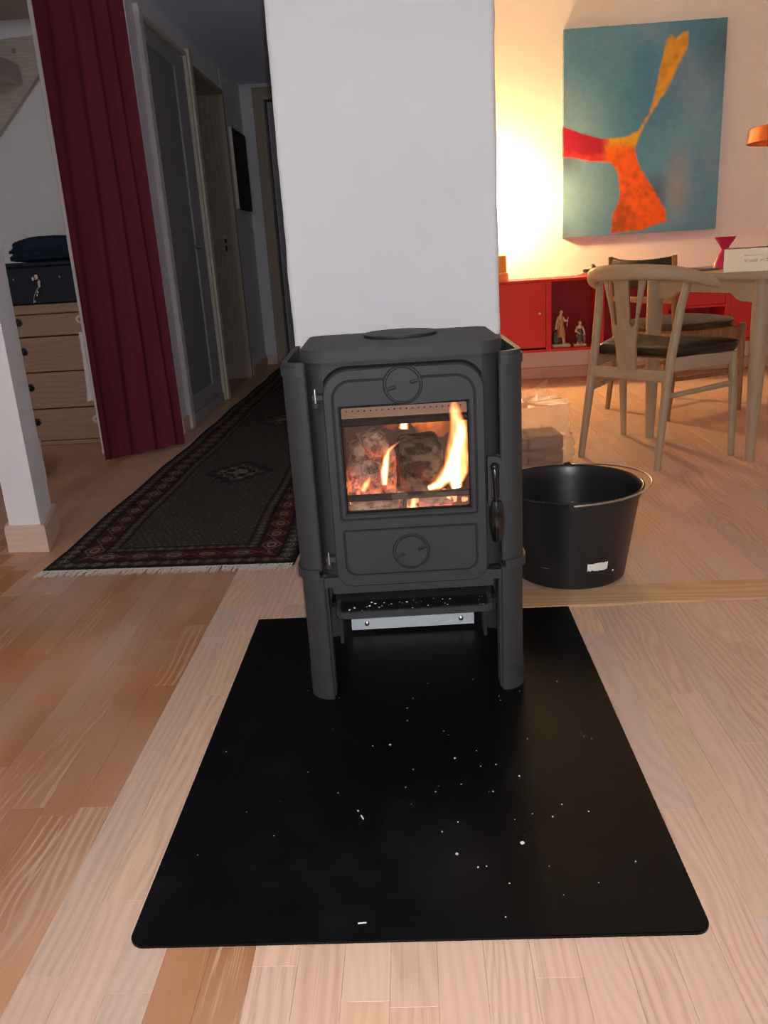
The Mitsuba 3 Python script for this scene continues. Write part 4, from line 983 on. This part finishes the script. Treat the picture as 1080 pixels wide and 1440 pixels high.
# white carton with upside-down lettering
CB = thing('carton', 'long cream white carton with small upside-down lettering on the table', 'carton')
CM = RZ(-21, (1.212, 3.352, TT + .0005))
put('body', box(0, .34, 0, .17, 0, .086, .002), 'mat_carton', CB, M=CM)
put('lid', box(.003, .337, .003, .167, .086, .0875), 'mat_carton_dark', CB, False, M=CM, label='grey top face')
for (txt, h, z, x1) in (('ZZOX  EMIOE', .0095, .046, .175), ('exclusive baking mould set', .0042, .062, .175)):
    if txt[0] != 'Z': txt = 'oooo ooooo ooooo ooo'
    m = meshkit.text_mesh(txt, h, .0004)
    w = m.bounds[1][0] - m.bounds[0][0]
    m.apply_scale([.098 / w, 1, 1]) if False else m.apply_scale([.094 / w, 1, 1])
    m.apply_transform(trimesh.transformations.rotation_matrix(math.pi, (0, 0, 1)))            # upside down
    m.apply_transform(trimesh.transformations.rotation_matrix(math.pi / 2, (1, 0, 0)))        # onto the front face
    m.apply_translation((.073 - m.bounds[0][0], -.0001, z))
    put('lettering', m, 'mat_print', CB, False, M=CM)
VS = put('vase', lathe([(0, 0), (.044, 0), (.045, .004), (.040, .025), (.026, .055), (.015, .076), (.014, .082), (.024, .098), (.040, .122), (.043, .130), (.040, .130), (.022, .100), (.010, .082), (0, .080)], 36, (1.352, 3.735, TT + .0005)), 'mat_redglass', None, 50, 'crimson red hourglass-shaped glass vase on the table behind the carton', 'vase')
def napkin():
    n = 24
    U, V = np.meshgrid(np.linspace(-1, 1, n), np.linspace(-1, 1, n)); u, v = U.ravel(), V.ravel()
    z = .004 + .008 * meshkit.fbm(np.c_[u * 2.5, v * 2.5, 0 * u], 3, 2)
    P = np.c_[u * .085, v * .06, z]; lo = P.copy(); lo[:, 2] = .0005
    f = []; N = n * n
    for i in range(n - 1):
        for j in range(n - 1):
            a = i * n + j; f += [(a, a + 1, a + n + 1), (a, a + n + 1, a + n), (N + a, N + a + n + 1, N + a + 1), (N + a, N + a + n, N + a + n + 1)]
    b = list(range(n)) + [i * n + n - 1 for i in range(1, n)] + [(n - 1) * n + j for j in range(n - 2, -1, -1)] + [i * n for i in range(n - 2, 0, -1)]
    for i in range(len(b)):
        p, q = b[i], b[(i + 1) % len(b)]; f += [(p, N + p, N + q), (p, N + q, q)]
    put('napkin', trimesh.Trimesh(np.vstack([P, lo]), f, process=False), 'mat_carton_dark', None, True, 'crumpled dark grey cloth lying on the table beside the red vase', 'cloth', M=RZ(20, (1.20, 3.66, TT)))
napkin()
# copper pendant over the table
PD = thing('pendant_lamp', 'shallow copper pendant lamp hanging over the table at the right edge', 'pendant lamp')
px, py, pz = 1.618, 3.70, 1.225
put('shade', lathe([(.03, .062), (.196, .058), (.20, .054), (.205, .0), (.200, .0), (.196, .048), (.03, .054), (.03, .062)], 48, (px, py, pz)), 'mat_copper', PD, 35)
put('inner_disc', lathe([(0, .030), (.188, .030), (.188, .034), (0, .034)], 40, (px, py, pz)), 'mat_cream', PD, 35)
put('holder', lathe([(0, .05), (.032, .05), (.030, .085), (.012, .10), (0, .10)], 24, (px, py, pz)), 'mat_copper', PD, 35)
put('cord', tube([(px, py, pz + .095), (px, py, CEIL)], .003, sides=8), 'mat_gloss_black', PD)

# ------------------------------------------------------------------ chairs
def chair_oak():
    t = thing('dining_chair', 'pale oak chair with curved top rail, Y-shaped splat and black seat, nearest the bucket', 'chair')
    M = RZ(0, (0, 0, 0)); f, l = np.array([.756, .655]), np.array([-.655, .756]); O = np.array([.824, 3.339])
    W = lambda F, L, z: (O[0] + f[0] * F + l[0] * L, O[1] + f[1] * F + l[1] * L, z)
    z0 = .0005
    for s in (1, -1):
        put('rear_leg', tube([W(0, .186 * s, z0), W(.045, .180 * s, .28), W(.075, .180 * s, .44), W(.108, .190 * s, .62), W(.135, .205 * s, .742)], [.014, .0175, .0185, .0165, .014], sides=14), 'mat_oak', t, 45)
        put('front_leg', tube([W(.415 - (.035 if s < 0 else -.03), .285 * s, z0), W(.402, .266 * s, .25), W(.392, .256 * s, .425)], [.0125, .0175, .019], sides=14), 'mat_oak', t, 45)
        put('side_rail', tube([W(.07, .178 * s, .405), W(.39, .256 * s, .405)], [.011, .011], [.028, .028], sides=12, power=4), 'mat_oak_flat', t, 40)
        put('stretcher', tube([W(.048, .182 * s, .285), W(.400, .266 * s, .300)], [.008, .009], [.011, .012], sides=10), 'mat_oak_flat', t, 40)
    put('rear_rail', tube([W(.058, .178, .362), W(.058, -.178, .362)], .011, .024, sides=12, power=4), 'mat_oak_flat', t, 40)
    put('front_rail', tube([W(.388, .255, .400), W(.388, -.255, .400)], .011, .026, sides=12, power=4), 'mat_oak_flat', t, 40)
    # top rail: a horizontal bow from arm end to arm end
    th = np.linspace(-1.18, 1.18, 40)
    R = [(-.02 + .335 * (1 - np.cos(a)) * 1.06, .300 * np.sin(a) * (1 + .02 * np.cos(a)) - .012) for a in th]
    k = np.abs(th) / 1.18
    pts = [W(a, b, .762 - .066 * q ** 3) for (a, b), q in zip(R, k)]
    wa = .022 + .006 * (1 - k ** 2) - .012 * np.clip((k - .86) / .14, 0, 1) ** 2
    wb = .020 + .010 * (1 - k ** 2) - .009 * np.clip((k - .86) / .14, 0, 1) ** 2
    put('top_rail', tube(pts, wa, wb, sides=18, power=2.4), 'mat_oak_flat', t, 50)
    # splat: wide plate below, three prongs above, in a leaning plane
    sl = sg.Polygon([(-.044, 0), (.044, 0), (.052, .16), (.070, .36), (.108, .385), (-.108, .385), (-.070, .36), (-.052, .16)]) if False else \
        sg.Polygon([(-.040, 0), (.040, 0), (.048, .12), (.062, .22), (.100, .382), (-.100, .382), (-.062, .22), (-.048, .12)])
    for s in (1, -1):
        sl = sl.difference(sg.Polygon([(s * .036, .185), (s * .046, .19), (s * .073, .384), (s * .038, .384), (s * .032, .20)]).buffer(.004))
    sl = sl.buffer(-.002).buffer(.002)
    m = trimesh.creation.extrude_polygon(sl, .012, engine='earcut'); v = m.vertices.copy()
    F = .046 - (.060) * (v[:, 1] / .385) + .02 * np.sin(math.pi * v[:, 1] / .385) * 0 - v[:, 2] + .006 + .25 * v[:, 0] ** 2 / .1
    m.vertices = np.array([W(a, b, c) for a, b, c in zip(F, v[:, 0], .372 + v[:, 1])]); 
    if m.volume < 0: m.invert()
    put('splat', m, 'mat_oak', t, 30, 'Y-shaped back splat')
    pl = sg.Polygon([(.100, -.165), (.100, .165), (.20, .205), (.37, .266), (.392, .262), (.396, 0), (.392, -.262), (.37, -.266), (.20, -.205)]).buffer(.018)
    n = 20; th = np.linspace(0, 2 * np.pi, 64, endpoint=False)
    ring = np.array([pl.exterior.interpolate(q, normalized=True).coords[0] for q in np.linspace(0, 1, 64, endpoint=False)]); cen = ring.mean(0)
    prof = [(.86, .424), (.95, .428), (.995, .440), (1.0, .450), (.985, .460), (.92, .469), (.8, .474), (.5, .477), (.2, .4775)]
    V = np.vstack([np.c_[cen + (ring - cen) * a, np.full(64, z) + .010 * ((ring[:, 0] - .25) / .2) * 0 + .012 * (np.abs(ring[:, 1]) / .28) ** 2 * (1 if z > .43 else .3)] for a, z in prof])
    fc = []
    for i in range(len(prof) - 1):
        for j in range(64):
            a, b = i * 64 + j, i * 64 + (j + 1) % 64; fc += [(a, b, b + 64), (a, b + 64, a + 64)]
    V = np.vstack([V, [*cen, .424], [*cen, .4775]]); e = len(prof) * 64
    for j in range(64):
        fc += [(e, (j + 1) % 64, j), (e + 1, e - 64 + j, e - 64 + (j + 1) % 64)]
    m = trimesh.Trimesh(np.array([W(a, b, c) for a, b, c in V]), fc, process=False)
    if m.volume < 0: m.invert()
    put('seat', m, 'mat_leather', t, 60, 'padded black leather seat')
chair_oak()

def chair_teak():
    t = thing('dining_chair', 'brown wooden chair with a dark curved backrest and dark seat, further back by the table', 'chair')
    f, l = np.array([.88, .475]), np.array([-.475, .88]); O = np.array([1.147, 4.290])
    W = lambda F, L, z: (O[0] + f[0] * F + l[0] * L, O[1] + f[1] * F + l[1] * L, z)
    for s in (1, -1):
        put('rear_leg', tube([W(0, .219 * s, .0005), W(.03, .216 * s, .25), (W(.035, .215 * s, .43)), W(.01, .218 * s, .62), W(-.02 + .02, .22 * s, .795)], [.013, .016, .017, .014, .012], sides=14), 'mat_teak', t, 45)
        put('front_leg', tube([W(.45, .262 * s, .0005), W(.447, .258 * s, .25), W(.445, .255 * s, .445)], [.013, .016, .018], sides=14), 'mat_teak', t, 45)
        put('side_rail', tube([W(.03, .215 * s, .395), W(.445, .255 * s, .395)], .011, .034, sides=12, power=4), 'mat_teak', t, 40)
        put('stretcher', tube([W(.03, .216 * s, .20), W(.447, .258 * s, .20)], .007, .009, sides=10), 'mat_teak', t, 40)
    put('front_rail', tube([W(.445, .255, .395), W(.445, -.255, .395)], .011, .034, sides=12, power=4), 'mat_teak', t, 40)
    put('rear_rail', tube([W(.033, .215, .395), W(.033, -.215, .395)], .011, .030, sides=12, power=4), 'mat_teak', t, 40)
    put('back_slat', tube([W(.018, .217, .585), W(-.01, 0, .585), W(.018, -.217, .585)], .009, .016, sides=12, power=3), 'mat_teak', t, 40)
    th = np.linspace(-1, 1, 25)
    put('backrest', tube([W(.010 - .045 * (1 - q * q), .212 * q, .725 - .014 * (1 - q * q)) for q in th], .016, .066, sides=18, power=4), 'mat_black_fabric', t, 50, 'dark upholstered backrest')
    m = lump((0, 0, 0), (1, 1, 1), 3, .03, 4, 1.5, 5)
    v = m.vertices; v = np.c_[.245 + v[:, 0] * .46, v[:, 1] * (.44 + .05 * v[:, 0]), .446 + v[:, 2] * .052 + .012 * (1 - 4 * v[:, 1] ** 2)]
    m.vertices = np.array([W(*q) for q in v])
    if m.volume < 0: m.invert()
    put('seat', m, 'mat_brown_leather', t, True, 'dark padded seat')
chair_teak()

# ------------------------------------------------------------------ bucket and bag
BK = thing('bucket', 'black plastic builder bucket with a wire handle and torn white sticker beside the stove', 'bucket')
bx, by, bz = .412, 2.186, .0065
H = .254
prof = [(0, 0), (.146, 0), (.151, .004), (.185, H - .022), (.190, H - .020), (.192, H - .006), (.196, H - .004), (.197, H), (.190, H + .001), (.186, H - .004), (.181, H - .03), (.148, .010), (.143, .007), (0, .007)]
put('shell', lathe(prof, 72, (bx, by, bz)), 'mat_bucket', BK, 35)
ax_h = np.array([-.10, 1.0]) / np.hypot(.1, 1)     # direction of the ears (front to back)
ax_h = np.array([math.cos(math.radians(82)), math.sin(math.radians(82))])
for s in (1, -1):
    c = np.array([bx, by]) + ax_h * .199 * s
    m = lathe([(0, -.005), (.012, -.005), (.0135, 0), (.012, .005), (.005, .007), (0, .007)], 20); m.apply_transform(trimesh.transformations.rotation_matrix(math.pi / 2, (0, 1, 0))); m.apply_transform(RZ(82, (c[0], c[1], bz + H - .004)))
    put('ear', m, 'mat_bucket', BK, 40)
# wire bail lying on the right side of the rim
th = np.linspace(0, math.pi, 40)
side_ = np.array([ax_h[1], -ax_h[0]])
pts = [(bx + ax_h[0] * .207 * math.cos(a) + side_[0] * .214 * math.sin(a), by + ax_h[1] * .207 * math.cos(a) + side_[1] * .214 * math.sin(a), bz + H - .002 + .012 * math.sin(a)) for a in th]
put('bail', tube(pts, .0026, sides=10), 'mat_wire', BK, 50, 'shiny wire handle')
put('rim_wire', tube([(bx + .1925 * math.cos(a), by + .1925 * math.sin(a), bz + H + .0008) for a in np.linspace(0, 2 * math.pi, 80)], .0018, sides=6), 'mat_bucket', BK, 50)
def patch(a0, a1, z0, z1, name, mat, jag, label=None):
    n, k = 16, 6; V, f = [], []
    r = np.random.default_rng(8)
    lo = z0 + jag * r.random(n); hi = z1 - jag * .5 * r.random(n)
    for i, a in enumerate(np.linspace(a0, a1, n)):
        for j in range(k):
            z = lo[i] + (hi[i] - lo[i]) * j / (k - 1); R = .151 + .034 * (z - .004) / (H - .026) + .0006
            for d in (0, .0005): V.append((bx + (R + d) * math.cos(a), by + (R + d) * math.sin(a), bz + z))
    g = lambda i, j, d: (i * k + j) * 2 + d
    for i in range(n - 1):
        for j in range(k - 1):
            f += [(g(i, j, 1), g(i + 1, j, 1), g(i + 1, j + 1, 1)), (g(i, j, 1), g(i + 1, j + 1, 1), g(i, j + 1, 1)), (g(i, j, 0), g(i + 1, j + 1, 0), g(i + 1, j, 0)), (g(i, j, 0), g(i, j + 1, 0), g(i + 1, j + 1, 0))]
    put(name, trimesh.Trimesh(np.array(V), f, process=False), mat, BK, False, label)
patch(math.radians(-84), math.radians(-63), .052, .078, 'sticker', 'mat_paper', .006, 'torn white sticker')
patch(math.radians(-128), math.radians(-120), .058, .062, 'scuff', 'mat_carton_dark', .002)
patch(math.radians(-56), math.radians(-54), .042, .048, 'scuff', 'mat_paper', .002)
m = lump((0, 0, 0), (.05, .06, .02), 6, .3, 3, 2.2, 2); m.apply_translation((bx - .085, by + .06, bz + .02)); put('crumpled_paper', m, 'mat_paper', None, True, 'crumpled scrap of white paper inside the black bucket', 'paper')

# bag of briquettes: clear film round a stack of briquettes
BG = thing('plastic_bag', 'crumpled clear plastic bag standing on the floor behind the bucket', 'plastic bag')
BM = RZ(4, (.30, 3.32, .0005))
def film():
    nx, nz = 80, 46
    ring = np.array([rrect(0, .335, 0, .23, .02, 5).exterior.interpolate(q, normalized=True).coords[0] for q in np.linspace(0, 1, nx, endpoint=False)])
    V, f = [], []
    for k, z in enumerate(np.linspace(.002, .255, nz)):
        t = z / .255
        P3 = np.c_[ring * 14, np.full(nx, z * 16)]
        w = meshkit.noise(P3, 3) - .5; w2 = meshkit.noise(P3 * 2.6, 5) - .5
        c = ring - [.1675, .115]; o = c / np.linalg.norm(c, axis=1, keepdims=True)
        push = (.030 * w + .014 * w2) * (.5 + .7 * math.sin(math.pi * min(1, t * 1.2))) + (.012 if t < .5 else 0.0)
        q = ring + o * push[:, None]
        top = .0 if t < .93 else .02 * (meshkit.noise(np.c_[ring * 20, np.full(nx, 2.)], 7) - .4)
        V.append(np.c_[q, z + top * np.ones(nx)])
    for k in range(nz - 1):
        for j in range(nx):
            a, b = k * nx + j, k * nx + (j + 1) % nx; f += [(a, b, b + nx), (a, b + nx, a + nx)]
    V = np.vstack(V)
    # folded flat top with a torn flap
    c = V[-nx:].mean(0); e = len(V); V = np.vstack([V, c - [0, 0, .006]])
    for j in range(nx): f.append((e, e - nx + j, e - nx + (j + 1) % nx))
    return trimesh.Trimesh(V, f, process=False)
put('film', film(), 'mat_film', BG, 25, M=BM)
fl = []
U, Vv = np.meshgrid(np.linspace(0, 1, 16), np.linspace(0, 1, 10)); u, v = U.ravel(), Vv.ravel()
P = np.c_[.05 + .215 * u, .10 + .02 * np.sin(u * 9) + .03 * v, .255 + v * (.018 + .062 * u ** 1.6) + .006 * np.sin(u * 14)]
fc = []
for i in range(9):
    for j in range(15):
        a = i * 16 + j; fc += [(a, a + 1, a + 17), (a, a + 17, a + 16)]
put('torn_flap', trimesh.Trimesh(P, fc, process=False), 'mat_film', BG, 25, M=BM, label='torn upstanding flap')
wood('mat_briquette', (150, 120, 96), (110, 84, 66), 'x', 160, .85, .8)
i = 0
where = ['bottom left', 'bottom right', 'top left', 'top right']
for kz in range(2):
    for kx in range(2):
        put('wood_briquette', box(.018 + kx * .150, .160 + kx * .150, .03, .20, .003 + kz * .062, .062 + kz * .062, .006), 'mat_briquette', None, 25,
            f'brown pressed wood briquette in the clear bag, {where[kz * 2 + kx]} of four', 'briquette', M=BM, group='wood briquettes in the clear plastic bag')
